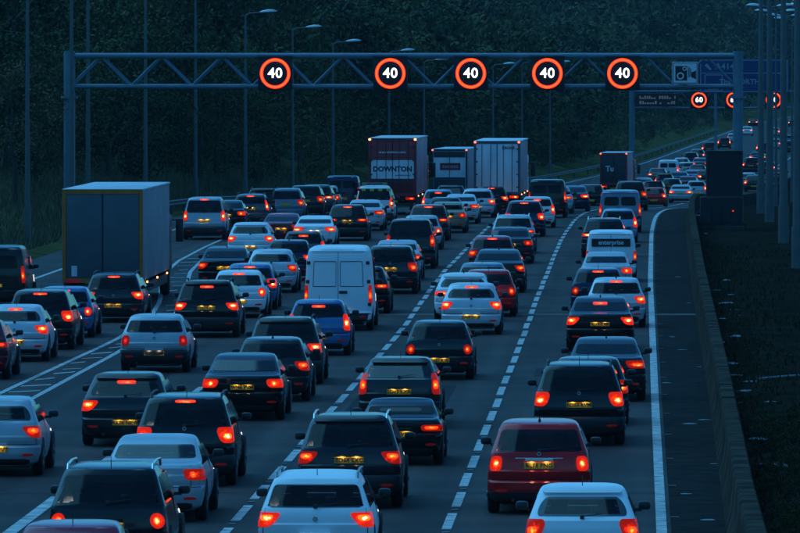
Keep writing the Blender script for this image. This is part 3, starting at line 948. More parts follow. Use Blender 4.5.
    if not van:
        # cabin: front seats, rear bench with head restraints, dashboard
        y2 = max(.95, lut(S.rear, b + .12) + .42); y1 = L - 2.45
        bn = MB().box(-W * .36, W * .36, y2, y2 + .16, .40, b + .02, .03)
        for x in ((-.36, .36) if key in ('coupe', 'roadster') else (-.38, 0, .38)):
            bn.box(x - .125, x + .125, y2 + .02, y2 + .12, b - .03, b + .15, .03)
        P.append(('rear_seat', bn.mesh('rear_seat', 40), 'cloth', None, [], 1))
        for x in (-.36, .36):
            fs = MB().box(x - .24, x + .24, y1, y1 + .14, .35, b + .06, .04); fs.box(x - .13, x + .13, y1 + .0, y1 + .10, b + .03, b + .26, .035)
            P.append(('front_seat', fs.mesh('front_seat', 40), 'cloth', None, [], 1))
        P.append(('dashboard', MB().box(-W * .40, W * .40, L - 1.62, L - 1.25, .5, b - .0, .05).mesh('dashboard', 40), 'cloth', None, [], 1))
        P.append(('cabin_floor', MB().box(-W * .40, W * .40, .45, L - 1.2, .30, .42).mesh('cabin_floor'), 'cloth', None, [], 1))
    # dark underside
    P.append(('underbody', MB().box(-W * .36, W * .36, .25, L - .3, .17, .24).mesh('underbody'), 'shut_line', None, [], 1))
    CACHE[key] = P
    return P

LENS = {0: ('lens_dim', 'bulb_dim'), 1: ('lens_tail', 'bulb_tail'), 2: ('lens_brake', 'bulb_brake'), 3: ('reflector', 'reflector')}
def vehicle(model, colour, px, py, lit, label, name='car', category='car', group=None, plate=None, lod=2, high=None, rails='trim', rot=0.0, mirror='trim', sx=1.0):
    if model in VAR:
        i = VCOUNT.get(model, -1) + 1; VCOUNT[model] = i
        model = VAR[model][i % len(VAR[model])]
    x, d = at(px, py)
    root = empty(name, (x, d, road_z(d)), heading(d) + rot)
    root.rotation_euler.x = math.atan((road_z(d + 5) - road_z(d)) / 5)
    if sx != 1: root.scale = (sx, 1, 1)
    tag(root, label, category, group)
    pm = paint(colour)
    role = dict(dglass='dark_glass', cloth='cabin_cloth', paint=pm, paint2=MATS['shut_line'], glass='glass', soft='tyre', trim='trim', shut_line='shut_line', reflector='reflector', plate='plate_yellow',
                ink='plate_ink', plamp='plate_lamp', chrome='chrome', badge='badge_metal', tyre='tyre', rim='rim', rail=MATS[rails], mirror=MATS[mirror] if mirror != 'paint' else pm,
                lens=LENS[lit][0], bulb=LENS[lit][1], high='high_brake', head='head_lamp')
    show_high = (lit == 2) if high is None else high
    def emit(parts, parent, depth):
        for (nm, me, rl, loc, kids, ld) in parts:
            if nm == 'high_brake_light':
                if not show_high: 
                    continue
            elif ld > lod: continue
            if nm == '@text':
                if plate and lod >= 2:
                    k = ('plate', plate)
                    if k not in CACHE: CACHE[k] = text_mesh(plate, .105, .0025, 1.05)
                    ob('lettering', CACHE[k], 'plate_ink', parent, loc)
                continue
            o = ob(nm, me, role[rl], parent, loc)
            if depth < 2: emit(kids, o, depth + 1)
    emit(model_parts(model), root, 1)
    return root

# ------------------------------------------------------------------ lorries
def lorry(px, py, w, h, L, style, label, name='lorry'):
    x, d = at(px, py)
    root = empty(name, (x, d, road_z(d)), heading(d + 6))
    tag(root, label, 'lorry')
    fl = style.get('floor', 1.05)
    hw = w / 2
    mbody, mdoor, mframe, mside = style['body'], style['door'], style['frame'], style['side']
    t = MB()
    t.box(-hw + .03, hw - .03, .06, L, fl, h - .05, .02)
    body = t.build('box_body', mside, root, angle=30)
    MB().box(-hw, hw, .05, L + .01, h - .07, h, .02).build('roof', style.get('roof', mside), root, angle=30)
    # rear frame
    f = MB()
    f.box(-hw, -hw + .12, 0, .10, fl - .05, h - .02, .015); f.box(hw - .12, hw, 0, .10, fl - .05, h - .02, .015)
    f.box(-hw + .12, hw - .12, .005, .10, h - .17, h - .02); f.box(-hw + .12, hw - .12, .005, .10, fl - .05, fl + .09)
    f.build('rear_frame', mframe, root)
    for sg in (-1, 1):
        dx0, dx1 = (.022, hw - .125) if sg > 0 else (-hw + .125, -.022)
        dr = MB().box(dx0, dx1, .02, .07, fl + .095, h - .175, .008).build('door', mdoor, root, angle=30)
        if style.get('bars', True):
            for q in (.30, .72):
                xx = sg * (q * (hw - .12))
                MB().tube((xx, .0, fl + .1), (xx, .0, h - .2), .018, .018, 6).build('locking_bar', style.get('barm', 'steel'), dr)
            for k in range(4):
                zz = fl + .35 + k * (h - fl - .8) / 3
                MB().box(sg * (hw - .15) - .06, sg * (hw - .15) + .06, -.02, .03, zz - .04, zz + .04, .01).build('hinge', style.get('barm', 'steel'), dr)
    MB().box(-.02, .02, .035, .06, fl + .1, h - .18).build('door_seam', 'shut_line', root)
    # chassis, axles, mudguards
    c = MB(); c.box(-.55, -.42, .3, L, .70, fl - .01); c.box(.42, .55, .3, L, .70, fl - .01)
    for k in range(4): c.box(-.42, .42, .6 + k * L / 4.2, .75 + k * L / 4.2, .74, .95)
    c.build('chassis', 'trim', root)
    MB().box(-hw + .1, hw - .1, .06, .16, .48, .62, .01).build('under_run_bar', 'trim', root)
    sk = MB()
    for sg in (-1, 1): sk.box(sg * (hw - .05) - .03, sg * (hw - .05) + .03, 3.6, L - 1.2, .45, fl - .1)
    sk.build('side_guard', style.get('skirt', 'trim'), root)
    ty, rm = wheel_mesh(.50, .32)
    axles = style.get('axles', (1.2, 2.5)) + ((L + .2,) if style.get('rigid') else (L - 1.0, L + 1.6))
    for sg in (-1, 1):
        for wy in axles:
            o = ob('wheel', ty, 'tyre', root, (sg * (hw - .20), wy, .50)); ob('rim', rm, 'rim', o)
        MB().box(sg * (hw - .2) - .19, sg * (hw - .2) + .19, .42, .45, .25, .85).build('mud_flap', 'tyre', root)
        tl = MB().box(sg * (hw - .34) - .24, sg * (hw - .34) + .24, -.02, .06, .80, .94, .015).build('tail_light', LENS[style.get('lit', 1)][0], root)
        MB().box(sg * (hw - .26) - .08, sg * (hw - .26) + .08, -.028, 0, .83, .91, .01).build('bulb', LENS[style.get('lit', 1)][1], tl)
        if style.get('marker', True):
            MB().box(sg * (hw - .07) - .06, sg * (hw - .07) + .06, -.03, .02, h - .13, h - .04, .01).build('marker_light', style.get('mk', 'marker_red'), root)
        for k in range(3 if style.get('side_marker', True) else 0):
            MB().box(sg * (hw + .015) - .02, sg * (hw + .015) + .02, 1.8 + k * L * .36, 1.92 + k * L * .36, fl - .10, fl - .04).build('side_marker', 'marker_orange', root)
    MB().box(-.26, .26, -.01, .03, .66, .77, .005).build('number_plate', 'plate_yellow', root)
    # cab
    ch = style.get('cab_h', 3.0)
    cab = MB().box(-1.22, 1.22, L + .25, L + 2.2, .75, ch, .12).build('cab', style.get('cab', mbody), root, angle=40)
    MB().box(-1.1, 1.1, L + .7, L + 2.0, .35, .76, .03).build('bumper', 'trim', cab)
    MB().box(-1.1, 1.1, L + 2.17, L + 2.22, 1.7, ch - .35, .02).build('windscreen', 'dark_glass', cab)
    for sg in (-1, 1):
        MB().box(sg * 1.225 - .01, sg * 1.225 + .01, L + 1.0, L + 1.95, 1.75, ch - .45, .004).build('side_window', 'dark_glass', cab)
        m = MB().box(sg * 1.48 - .13, sg * 1.48 + .13, L + 2.0, L + 2.16, 1.75, 2.55, .04); m.tube((sg * 1.2, L + 2.08, 2.5), (sg * 1.45, L + 2.08, 2.5), .025, .025, 6)
        m.build('door_mirror', 'trim', cab, angle=40)
    return root

def decal(root, txt, size, x, z, m, bold=.004, y=-.012, spacing=1.0, parent_name='door'):
    k = ('decal', txt, size, bold)
    if k not in CACHE: CACHE[k] = text_mesh(txt, size, bold, spacing)
    return ob('lettering', CACHE[k], m, root, (x, y, z))

def small_print(root, x0, x1, z, h, m, y):
    """a row of marks for lettering too small to read in the photograph"""
    r = random.Random(int(z * 100)); t = MB(); x = x0
    while x < x1:
        w = h * r.uniform(.35, .7); t.box(x, x + w, y, y + .012, z - h / 2, z + h / 2 * r.uniform(.5, 1)); x += w + h * .3
    return tag(t.build('small_print', m, root), kind='stuff')
mat('lorry_grey', (0.07, 0.095, 0.11), 0.6, var=0.12, scale=1.2)
mat('lorry_yellow', (0.42, 0.13, 0.015), 0.6, var=0.15, scale=3)
mat('curtain', (0.26, 0.25, 0.28), 0.65, var=1, base2=(0.36, 0.31, 0.34), scale=0.7, bump=0.3)
mat('curtain_blue', (0.20, 0.24, 0.28), 0.65, var=0.2, scale=0.7)
mat('lorry_roof', (0.55, 0.57, 0.6), 0.5, var=0.15, scale=0.6)
mat('lorry_white', (0.70, 0.72, 0.74), 0.5, spec=0.3, var=0.16, scale=1.3, stretch=(1, 1, .35))
mat('lorry_maroon', (0.24, 0.018, 0.026), 0.45, var=0.25, scale=1.0)
mat('lorry_red', (0.45, 0.016, 0.02), 0.45, var=0.12, scale=1.0)
mat('lorry_dark', (0.022, 0.028, 0.036), 0.55, var=0.15, scale=1.0)
mat('lorry_pink', (0.50, 0.28, 0.32), 0.6, var=0.2, scale=1.0)

a = lorry(102.5, 308, 2.6, 3.84, 13.2, dict(body='lorry_dark', door='lorry_grey', frame='lorry_yellow', side='curtain', roof='lorry_roof', bars=False, rigid=True, floor=.86,
          axles=(2.1, 3.3), lit=3, marker=False, cab_h=2.7, cab='lorry_dark'), 'grey box lorry with yellow framed rear doors in the left lane')
MB().box(-1.0, -.82, .008, .03, 1.02, 1.36).build('notice', 'lorry_white', a)
b = lorry(392.5, 215, 2.55, 4.08, 13.4, dict(body='lorry_maroon', door='lorry_maroon', frame='lorry_maroon', side='lorry_pink', roof='lorry_roof', lit=1, barm='lorry_dark', mk='marker_orange', axles=(1.5, 2.8, 4.1)),
          'maroon lorry trailer lettered DOWNTON across a white band on its rear doors')
for sg in (-1, 1):
    MB().box(.02 if sg > 0 else -1.13, 1.13 if sg > 0 else -.02, .004, .03, 1.92, 2.90).build('white_band', 'lorry_white', b)
decal(b, 'DOWNTON', .37, 0, 2.42, 'plate_ink', .014, .0)
small_print(b, -.72, .72, 3.32, .10, 'lorry_white', .010)
small_print(b, .15, .95, 2.10, .07, 'lorry_maroon', -.001)
MB().box(-.85, .85, .0, .03, 1.70, 1.84).build('dark_strip', 'lorry_dark', b)
c = lorry(449.5, 208.3, 2.55, 4.22, 13.0, dict(body='lorry_dark', door='lorry_white', frame='lorry_dark', side='lorry_pink', roof='lorry_roof', lit=1, bars=False, floor=1.3, axles=(1.5, 2.8, 4.1)),
          'refrigerated lorry with pale rear and a small maroon name panel between two taller trailers')
MB().box(-.68, .78, .0, .03, 2.72, 3.22).build('name_panel', 'lorry_maroon', c)
small_print(c, -.5, .6, 2.97, .20, 'lorry_pink', -.004)
MB().box(-1.12, 1.12, .0, .03, 1.35, 2.2).build('dark_panel', 'lorry_dark', c)
MB().box(-1.12, 1.12, .0, .03, 3.62, 4.02).build('dark_panel', 'lorry_dark', c)
d_ = lorry(497, 213, 2.52, 3.92, 13.4, dict(body='lorry_white', door='lorry_white', frame='lorry_grey', side='lorry_pink', roof='lorry_white', lit=2, barm='lorry_grey', axles=(1.5, 2.8, 4.1)),
           'white trailer with plain double rear doors and bright red tail lights')
decal(d_, 'KRONE', .20, .62, 3.52, 'plate_ink', .006, .008)
e_ = lorry(613.5, 197, 2.3, 3.7, 9.0, dict(body='lorry_red', door='lorry_dark', frame='lorry_red', side='lorry_pink', roof='lorry_roof', lit=1, bars=False, rigid=True, marker=True),
           'red box lorry with dark rear doors lettered Tu, farther off past the gantry')
decal(e_, 'Tu', .62, -.32, 2.35, 'lorry_white', .02, .0)

# ------------------------------------------------------------------ cars, right-hand lane first, nearest to farthest
G_A, G_B, G_C, G_D, G_E, G_F = ('queue in the rightmost lane', 'queue in the second lane from the right', 'queue in the third lane from the right',
                                'queue in the fourth lane from the right', 'queue in the lanes left of the hatching', 'distant queue on the bend')
def V(model, colour, px, py, lit, label, g, **k):
    k.setdefault('plate', None)
    return vehicle(model, colour, px, py, lit, label, group=g, **k)

V('fiesta', 'white', 582, 588, 1, 'white hatchback cut off by the bottom edge, nearest in the right lane', G_A)
V('crossover', 'red', 539, 515, 2, 'red crossover with square tail lights and a chrome tailgate bar', G_A, plate='BL15 FNG', high=False, mirror='trim')
V('suv', 'black', 579, 446, 2, 'black estate-like SUV with roof rails just ahead of the red crossover', G_A, plate='EO63 RVM', high=False)
V('hatch', 'darkgrey', 588, 426, 1, 'dark car of which only the pale roof shows above the black railed SUV', G_A)
V('saloon', 'darkgrey', 606, 402, 1, 'dark grey saloon with pale roof at the right lane edge, half hidden by an SUV', G_A)
V('saloon3', 'black', 600, 352, 2, 'black saloon with wide red lights and yellow plate, right lane below the silver hatchback', G_A, plate='KJ13 DXB', high=True)
V('hatch', 'lightsilver', 616, 328, 2, 'silver hatchback beside the solid white line, ahead of the black saloon', G_A, high=True)
V('polo', 'navy', 598, 315, 1, 'dark blue small car with a round left tail light, tucked behind the silver hatchback', G_A, high=True)
V('saloon2', 'silver', 606, 295, 2, 'silver saloon with orange tail light, behind the white van with a dark name strip', G_A, high=False)
g = V('minivan', 'white', 611, 282, 1, 'white small van with a dark lettered strip across its rear', G_A, name='van', category='van')
V('suv2', 'darkgrey', 604, 258, 2, 'dark SUV with silver roof rails ahead of the lettered white van', G_A, rails='chrome', high=False)
V('hatch', 'paleblue', 618, 243, 2, 'pale blue-grey hatchback with its right lights glowing, in front of the grey van', G_A, high=False)
V('van', 'bluegrey', 620, 233, 1, 'tall blue-grey van with two orange tail lights in the rightmost lane', G_A, name='van', category='van')
V('suv', 'darkgrey', 630, 211, 1, 'dark SUV near the start of the bend, just right of the red lorry', G_A, lod=1)
# the dark name strip of the white van
p = MB().box(-.70, .70, .035, .105, 1.28, 1.56, .01).build('name_strip', 'black_panel', g)
decal(g, 'enterprise', .22, 0, 1.42, 'lorry_white', .006, .030)

V('estate', 'white', 315, 574, 2, 'white estate with roof rails at the bottom edge, lowest in the second lane', G_B, rails='rim', high=False)
V('suv2', 'darkgrey', 349, 509, 1, 'dark grey crossover with wedge-shaped red lights, behind the white estate at the bottom', G_B, plate='BD64 EXC', rails='chrome')
V('roadster', 'black', 399, 466, 1, 'black low roadster with a soft top and small rear screen', G_B, plate='LM08 VFG')
V('liftback', 'darkgrey', 399, 429, 1, 'dark grey liftback with tall upright tail lights ahead of the black roadster', G_B, plate='LD12 KXA')
V('polo', 'darkgrey', 439, 380, 1, 'dark small hatchback with round tail lights, alone in the second lane', G_B, plate='GV61 KFE')
V('corsa', 'lightsilver', 471, 335, 2, 'silver rounded hatchback with yellow plate and orange lights, middle of the second lane', G_B, plate='EA09 HXO')
V('hatch', 'white', 463, 322, 2, 'white car mostly hidden behind the silver rounded hatchback', G_B, high=False)
V('hatch', 'red', 488, 317, 1, 'red hatchback ahead of the silver rounded hatchback', G_B)
V('hatch', 'bluegrey', 482, 309, 1, 'blue-grey car whose left rear corner shows beside the red hatchback', G_B)
V('saloon3', 'darkgrey', 498, 293, 1, 'dark saloon with a wide orange light, directly ahead of the red hatchback', G_B, high=False)
V('hatch', 'plum', 492, 276, 1, 'plum hatchback with a dim brake light in its rear window, second lane', G_B, high=True)
V('saloon2', 'darkgrey', 510, 264, 1, 'dark saloon with a pale reflecting rear window, second lane', G_B)
V('suv2', 'silver', 513, 254, 1, 'silver estate with roof rails just ahead of the saloon with the pale rear window', G_B, rails='chrome')
V('mpv', 'navy', 524, 237, 2, 'dark blue people carrier with three red lights below the white trailer', G_B, high=True)
V('hatch', 'white', 537, 228, 2, 'white hatchback peeping out to the right of the dark blue people carrier', G_B)
V('van', 'black', 547, 218, 1, 'black van with orange tail lights to the right of the white trailer', G_B, name='van', category='van')
V('hatch', 'silver', 556, 214, 1, 'silver small car mostly hidden by the black van', G_B, lod=1)
V('saloon', 'navy', 572, 212, 2, 'dark blue saloon right of the black van at the start of the bend', G_B, lod=1, high=False)
V('hatch', 'black', 590, 209, 1, 'black hatchback between the dark blue saloon and the grey van', G_B, lod=1)

V('hatch', 'plum', 68, 632, 1, 'plum car showing only its roof at the bottom left edge', G_C)
V('suv3', 'black', 107, 579, 2, 'black SUV with roof rails and round red lamps at the lower left', G_C, plate='LL61 DWV', rails='chrome', high=False)
V('saloon2', 'silver', 152, 523, 1, 'silver saloon with a boot lip, beside the black round-lamped SUV at lower left', G_C)
V('suv', 'black', 184, 487, 2, 'black SUV with a wide lit brake strip, ahead of the silver saloon', G_C, plate='KP66 OXU')
V('saloon2', 'black', 242, 421, 2, 'black saloon with twin ring lights and yellow plate, third lane', G_C, plate='WJ66 PVM', high=False)
V('hatch', 'darkgrey', 271, 402, 1, 'dark hatchback squeezed between the black saloon and the dark SUV', G_C, high=False)
V('suv2', 'darkgrey', 284, 385, 2, 'dark grey SUV behind the blue hatchback in the third lane', G_C, rails='trim', high=False)
V('hatch', 'blue', 318, 356, 2, 'bright blue hatchback right behind the tall white van', G_C, plate='RX57 LHD')
V('panelvan', 'white', 338, 331, 1, 'tall white panel van with windowless double rear doors', G_C, name='van', category='van')
V('hatch', 'black', 361, 314, 1, 'black car hidden in front of the tall white van, one light showing', G_C)
V('mpv', 'darkgrey', 390, 294, 1, 'dark people carrier to the right of the tall white van', G_C, plate='FN11 OGU', high=False)
V('saloon', 'silver', 396, 281, 1, 'silver saloon in front of the dark people carrier', G_C)
V('offroad', 'black', 410, 269, 1, 'black boxy off-roader with small low tail lights, third lane', G_C, high=False)
V('hatch', 'silver', 421, 250, 2, 'silver hatchback ahead of the black boxy off-roader', G_C, high=False)
V('suv2', 'maroon', 428, 241, 1, 'maroon crossover between the boxy off-roader and the gold car', G_C, high=True)
V('saloon2', 'gold', 447, 233, 1, 'gold saloon in the third lane', G_C)
V('hatch', 'darkgrey', 445, 228, 1, 'dark car overlapping the gold saloon', G_C, lod=1)
V('saloon', 'lightsilver', 460, 224, 1, 'pale silver saloon in front of the gold one', G_C)
V('estate', 'lightsilver', 477, 218, 2, 'silver estate with two bright lights below the white trailer', G_C, high=False)
V('hatch', 'black', 491, 214, 2, 'black hatchback with a bright high brake light, close behind the white trailer', G_C)
V('hatch', 'paleblue', 438, 219, 2, 'pale blue hatchback in front of the maroon trailer, high brake light lit', G_C, lod=1)
V('hatch', 'navy', 450, 212, 1, 'dark blue car below the refrigerated lorry', G_C, lod=1)

V('corsa', 'silver', -6, 477, 1, 'silver hatchback cut by the left edge, nearest of the fourth lane', G_D, plate='HN08 OVT')
V('focus', 'darkgrey', 125, 447, 2, 'dark grey hatchback straddling the dashed line behind the black SUV', G_D, plate='AK06 NEW')
V('golf', 'silver', 154, 373, 0, 'silver boxy hatchback with dim square lights beside the solid white lines', G_D, plate='LJ03 EVM')
V('suv2', 'black', 206, 338, 2, 'black crossover with flared bright lights, left of the tall white van', G_D, plate='YE65 KKO')
V('hatch', 'white', 238, 318, 2, 'white hatchback in the fourth lane just ahead of the black crossover', G_D)
V('hatch', 'blue', 249, 310, 2, 'mid blue hatchback hidden behind the white hatchback, left of the van', G_D)
V('corsa', 'lightsilver', 271, 293, 1, 'silver hatchback immediately left of the tall white van roof', G_D, plate='SB14 VKU')
V('saloon3', 'black', 224, 290, 1, 'black saloon with a pale rear window beside the twin white lines', G_D, high=False)
V('hatch', 'navy', 288, 281, 2, 'navy hatchback above the silver hatchback by the van', G_D, high=False)
V('hatch', 'grey', 303, 271, 2, 'grey hatchback with pink lit lamps above the tall white van', G_D, high=True)
V('focus', 'white', 250, 260, 2, 'white hatchback with an oval rear window near the hatching', G_D, plate='DX15 LFO', high=False)
V('coupe', 'white', 314, 249, 2, 'white low coupe whose right side shows, fourth lane', G_D, high=False)
V('coupe', 'maroon', 281, 246, 1, 'dark red low car between the white oval-windowed hatchback and the white coupe', G_D)
V('suv2', 'black', 347, 241, 1, 'black crossover with yellow plate and slim red lamp, right of the white coupe', G_D, plate='OE14 HZA', high=True)
V('saloon', 'lightsilver', 364, 231, 1, 'pale silver saloon in front of the striped patrol vehicle', G_D)

V('hatch', 'maroon', -28, 380, 1, 'dark red car of which a sliver shows at the left edge', G_E)
V('corsa', 'lightsilver', 14, 362, 2, 'silver hatchback with lit yellow plate at the left edge', G_E, plate='FV13 KXK', high=True)
V('mpv', 'black', 39, 350, 2, 'black people carrier with bright swept lights at the left', G_E)
V('polo', 'blue', 63, 338, 2, 'light blue rounded car between the black people carrier and the dark estate', G_E)
V('estate', 'darkgrey', 113, 323, 2, 'dark estate right behind the grey box lorry', G_E, plate='AV54 XTN')
V('van', 'black', -6, 308, 1, 'black van cut by the left edge beside the grey box lorry', G_E, name='van', category='van')
V('offroad', 'silver', 204, 240, 2, 'silver boxy off-roader with tall red lights, right of the grey box lorry', G_E)
V('saloon2', 'black', 226, 231, 2, 'black saloon peeping out from behind the silver off-roader', G_E, high=False)
V('volvo', 'grey', 250, 225, 2, 'grey estate with bright high brake light left of the row under the trees', G_E)
V('suv2', 'black', 263, 221, 1, 'black car overlapped by the grey estate in the left queue', G_E, lod=1)
V('mpv', 'bluegrey', 285, 221, 1, 'blue-grey people carrier in the left queue under the trees', G_E, lod=1)
V('mpv', 'darkgrey', 305, 217, 1, 'dark people carrier, fourth along the left queue', G_E, lod=1)
V('suv2', 'grey', 316, 215, 2, 'grey car with one bright lamp in the left queue', G_E, lod=1, high=False)
V('hatch', 'silver', 324, 212, 1, 'silver car at the far end of the left queue', G_E, lod=1)
V('van', 'navy', 342, 211, 1, 'dark blue van left of the striped patrol vehicle', G_E, lod=1, name='van', category='van')

# patrol vehicle with chequered rear and light bar
pv = V('offroad', 'white', 374, 225, 2, 'patrol vehicle with yellow and dark chequered rear and a roof light bar', G_D, high=False)
mat('sign_amber', (0.5, 0.22, 0.02), 0.3)
mat('hivis', (0.55, 0.62, 0.06), 0.5)
for k in range(5):
    for sg in (-1, 1):
        z = .66 + k * .23
        if k < 4: MB().box(sg * .90 - .05, sg * .90 + .05, .02, .10, z, z + .11).build('marking', 'hivis' if k % 2 else 'black_panel', pv)
for k in range(8): MB().box(-.82 + k * .205, -.62 + k * .205, .10, .14, 1.66, 1.77).build('marking', 'hivis' if k % 2 else 'black_panel', pv)
for k in range(7): MB().box(-.62 + k * .18, -.45 + k * .18, -.012, .02, .62, .80).build('marking', 'hivis' if k % 2 else 'lorry_maroon', pv)
lbx = MB().box(-.62, .62, .55, .85, 1.93, 2.06, .03).build('light_bar', 'lorry_grey', pv)
for sg in (-1, 1): MB().box(sg * .5 - .12, sg * .5 + .12, .53, .6, 1.95, 2.04).build('beacon', 'sign_amber', lbx)

# distant queue on the bend
far = [
 ('hatch', 'red', 654, 207, 2, 'dark red hatchback first on the bend, just past the grey van'),
 ('suv2', 'black', 653, 201, 2, 'black car hidden behind the dark red hatchback on the bend'),
 ('saloon', 'silver', 680, 203, 2, 'silver car with one very bright lamp beside the end of the wall'),
 ('hatch', 'darkgrey', 671, 196, 2, 'dark car in the middle of the bend with its lamp lit'),
 ('hatch', 'silver', 696, 199, 1, 'silver roof peeping over the concrete wall on the bend'),
 ('hatch', 'grey', 657, 184, 1, 'grey car at the left of the distant queue, left of the white van'),
 ('van', 'white', 668, 181, 1, 'white van far along the bend'),
 ('saloon', 'navy', 678, 188, 2, 'navy saloon in front of the distant white van'),
 ('saloon', 'bluegrey', 692, 186, 2, 'blue-grey saloon beside the dark cabinet, in the distant queue'),
 ('hatch', 'black', 705, 186, 2, 'black car half hidden by the dark cabinet, lower one'),
 ('hatch', 'silver', 681, 172, 2, 'small silver car with a pink lamp, above the distant white van'),
 ('estate', 'black', 690, 166, 1, 'black estate high in the distant queue'),
 ('hatch', 'silver', 686, 177, 1, 'silver car between the navy and the blue-grey saloons'),
 ('suv', 'black', 709, 156, 2, 'black SUV with two red lamps just above the dark cabinet'),
 ('hatch', 'darkgrey', 724, 149, 2, 'dark hatchback beside the gantry leg, far up the bend'),
 ('hatch', 'white', 747, 136, 1, 'white car far up the road, right of the gantry leg'),
 ('suv', 'black', 751, 174, 1, 'black car right of the dark cabinet'),
 ('hatch', 'silver', 747, 189, 2, 'silver car low at the right of the dark cabinet'),
 ('hatch', 'darkgrey', 754, 192, 2, 'dark car against the tall columns, lower right of the cabinet'),
 ('hatch', 'silver', 774, 150, 1, 'silver car seen between the tall columns'),
 ('saloon', 'maroon', 776, 184, 2, 'maroon car seen low between the tall columns'),
 ('hatch', 'bluegrey', 789, 146, 1, 'blue-grey car at the far right between columns'),
 ('suv', 'darkgrey', 791, 154, 1, 'dark SUV at the far right edge between columns'),
 ('hatch', 'black', 753, 127, 2, 'black speck of a car with red lamps below the second gantry'),
 ('hatch', 'black', 793, 127, 2, 'black car with red lamps at the far right below the second gantry'),
 ('hatch', 'silver', 774, 137, 1, 'silver car farthest between the two thin columns'),
 ('hatch', 'black', 719, 181, 2, 'black car behind the left side of the cabinet frame'),
 ('saloon', 'grey', 700, 172, 1, 'grey car left of the cabinet, higher one'),
 ('hatch', 'black', 664, 191, 2, 'black car between the dark red hatchback and the navy saloon on the bend'),
 ('saloon', 'maroon', 687, 193, 2, 'maroon saloon above the silver car with the bright lamp'),
 ('hatch', 'navy', 697, 180, 2, 'navy car just left of the cabinet at mid height'),
 ('saloon', 'black', 714, 167, 2, 'black saloon against the upper left corner of the cabinet'),
 ('hatch', 'grey', 697, 162, 2, 'grey hatchback beyond the black estate in the distant queue'),
 ('hatch', 'silver', 733, 144, 2, 'silver hatchback at the gantry leg beyond the dark one'),
 ('saloon', 'black', 757, 165, 2, 'black saloon right of the cabinet, upper one'),
 ('hatch', 'maroon', 767, 176, 2, 'maroon hatchback between the third and fourth columns'),
 ('hatch', 'navy', 763, 155, 2, 'navy hatchback seen beside the fourth column'),
 ('saloon', 'silver', 642, 195, 2, 'silver saloon right of the red box lorry at the start of the bend'),
]
for (m, c_, px, py, lit, lab) in far:
    V(m, c_, px, py, 2, lab, G_F, lod=1, high=False, **(dict(name='van', category='van') if m == 'van' else {}))

# ------------------------------------------------------------------ gantry over the road with speed signals
GD = 332.0                                  # distance of the near gantry
GS = F_PX / GD
def gx(px, d=GD): return (px - VX) / F_PX * d
def gz(py, d=GD): return CAM_H - (py - VY) / F_PX * d
gantry = empty('motorway_gantry', (gx(404), GD, road_z(GD)))
tag(gantry, 'blue-grey steel lattice gantry spanning the whole road in front of the trees', 'gantry')
ox, oy, oz = gantry.location
def G(px, py, dy=0.0): return (gx(px) - ox, dy, gz(py) - oz)
for px, w in ((69.5, .27), (738, .24)):
    base = ground_z(gx(px), GD)
    leg = MB().tube((gx(px) - ox, 0, base - oz - .2), (gx(px) - ox, 0, gz(51) - oz), w, w, 16).build('leg', 'gantry_steel', gantry, angle=40)
    f = MB(); f.tube((gx(px) - ox, 0, gz(98.5) - oz), (gx(px) - ox, 0, gz(96) - oz), w + .14, w + .14, 16); f.build('flange', 'gantry_steel', leg, angle=40)
    MB().box(gx(px) - ox - .4, gx(px) - ox + .4, -.4, .4, base - oz - .1, base - oz + .35, .04).build('footing', 'concrete', leg)
for py, r in ((56, .14), (86.5, .115)):
    for dy in (-.0, 1.5):
        MB().tube(G(70, py, dy), G(738, py, dy), r, r, 12).build('chord', 'gantry_steel', gantry, angle=40)
k, px = 0, 70.0
step = 30.3
up = True
while px < 735:
    a, b = (px, min(px + step, 737))
    for dy in (0, 1.5):
        MB().tube(G(a, 86.5 if up else 56.5, dy), G(b, 56.5 if up else 86.5, dy), .055, .055, 8).build('brace', 'gantry_steel', gantry, angle=40)
    MB().tube(G(a, 86.5 if up else 56.5, 0), G(a, 86.5 if up else 56.5, 1.5), .045, .045, 8).build('cross_tie', 'gantry_steel', gantry, angle=40)
    up = not up
    px += step

def speed_signal(px, py, dia, num, d, label, name='speed_signal', sq=1.12, dy=-.35):
    s = F_PX / d
    R = dia / 2 / s
    root = empty(name, (gx(px, d), d + dy, gz(py, d)))
    tag(root, label, 'road sign', 'lit speed limit signals')
    q = R * sq
    MB().box(-q, q, .0, .30, -q, q, .04).build('housing', 'black_panel', root, angle=30)
    MB().box(-q - .03, q + .03, -.12, .02, q, q + .03).build('hood', 'black_panel', root)
    MB().disc((0, 0), R, -.012, 40, R * .79, .02).build('red_ring', 'ring_outer', root)
    MB().disc((0, 0), R * .945, -.020, 40, R * .85, .02).build('bright_ring', 'ring_core', root)
    me = text_mesh(num, R * .92, R * .012, 1.08, .006)
    ob('lettering', me, 'led_white', root, (0, -.016, 0))
    for sg in (-1, 1): MB().tube((sg * q * .6, .29, q * .8), (sg * q * .6, -dy + .02, q * .8), .03, .03, 6).build('bracket', 'gantry_steel', root)
    return root
for px, lab in ((275.5, 'lit 40 speed signal, first from the left on the near gantry'), (390.5, 'lit 40 speed signal, second from the left on the near gantry'),
                (471, 'lit 40 speed signal, middle of the five on the near gantry'), (547.5, 'lit 40 speed signal, fourth from the left on the near gantry'),
                (622.5, 'lit 40 speed signal beside the camera sign, rightmost of the five')):
    speed_signal(px, 73.5, 30.5, '40', GD, lab)

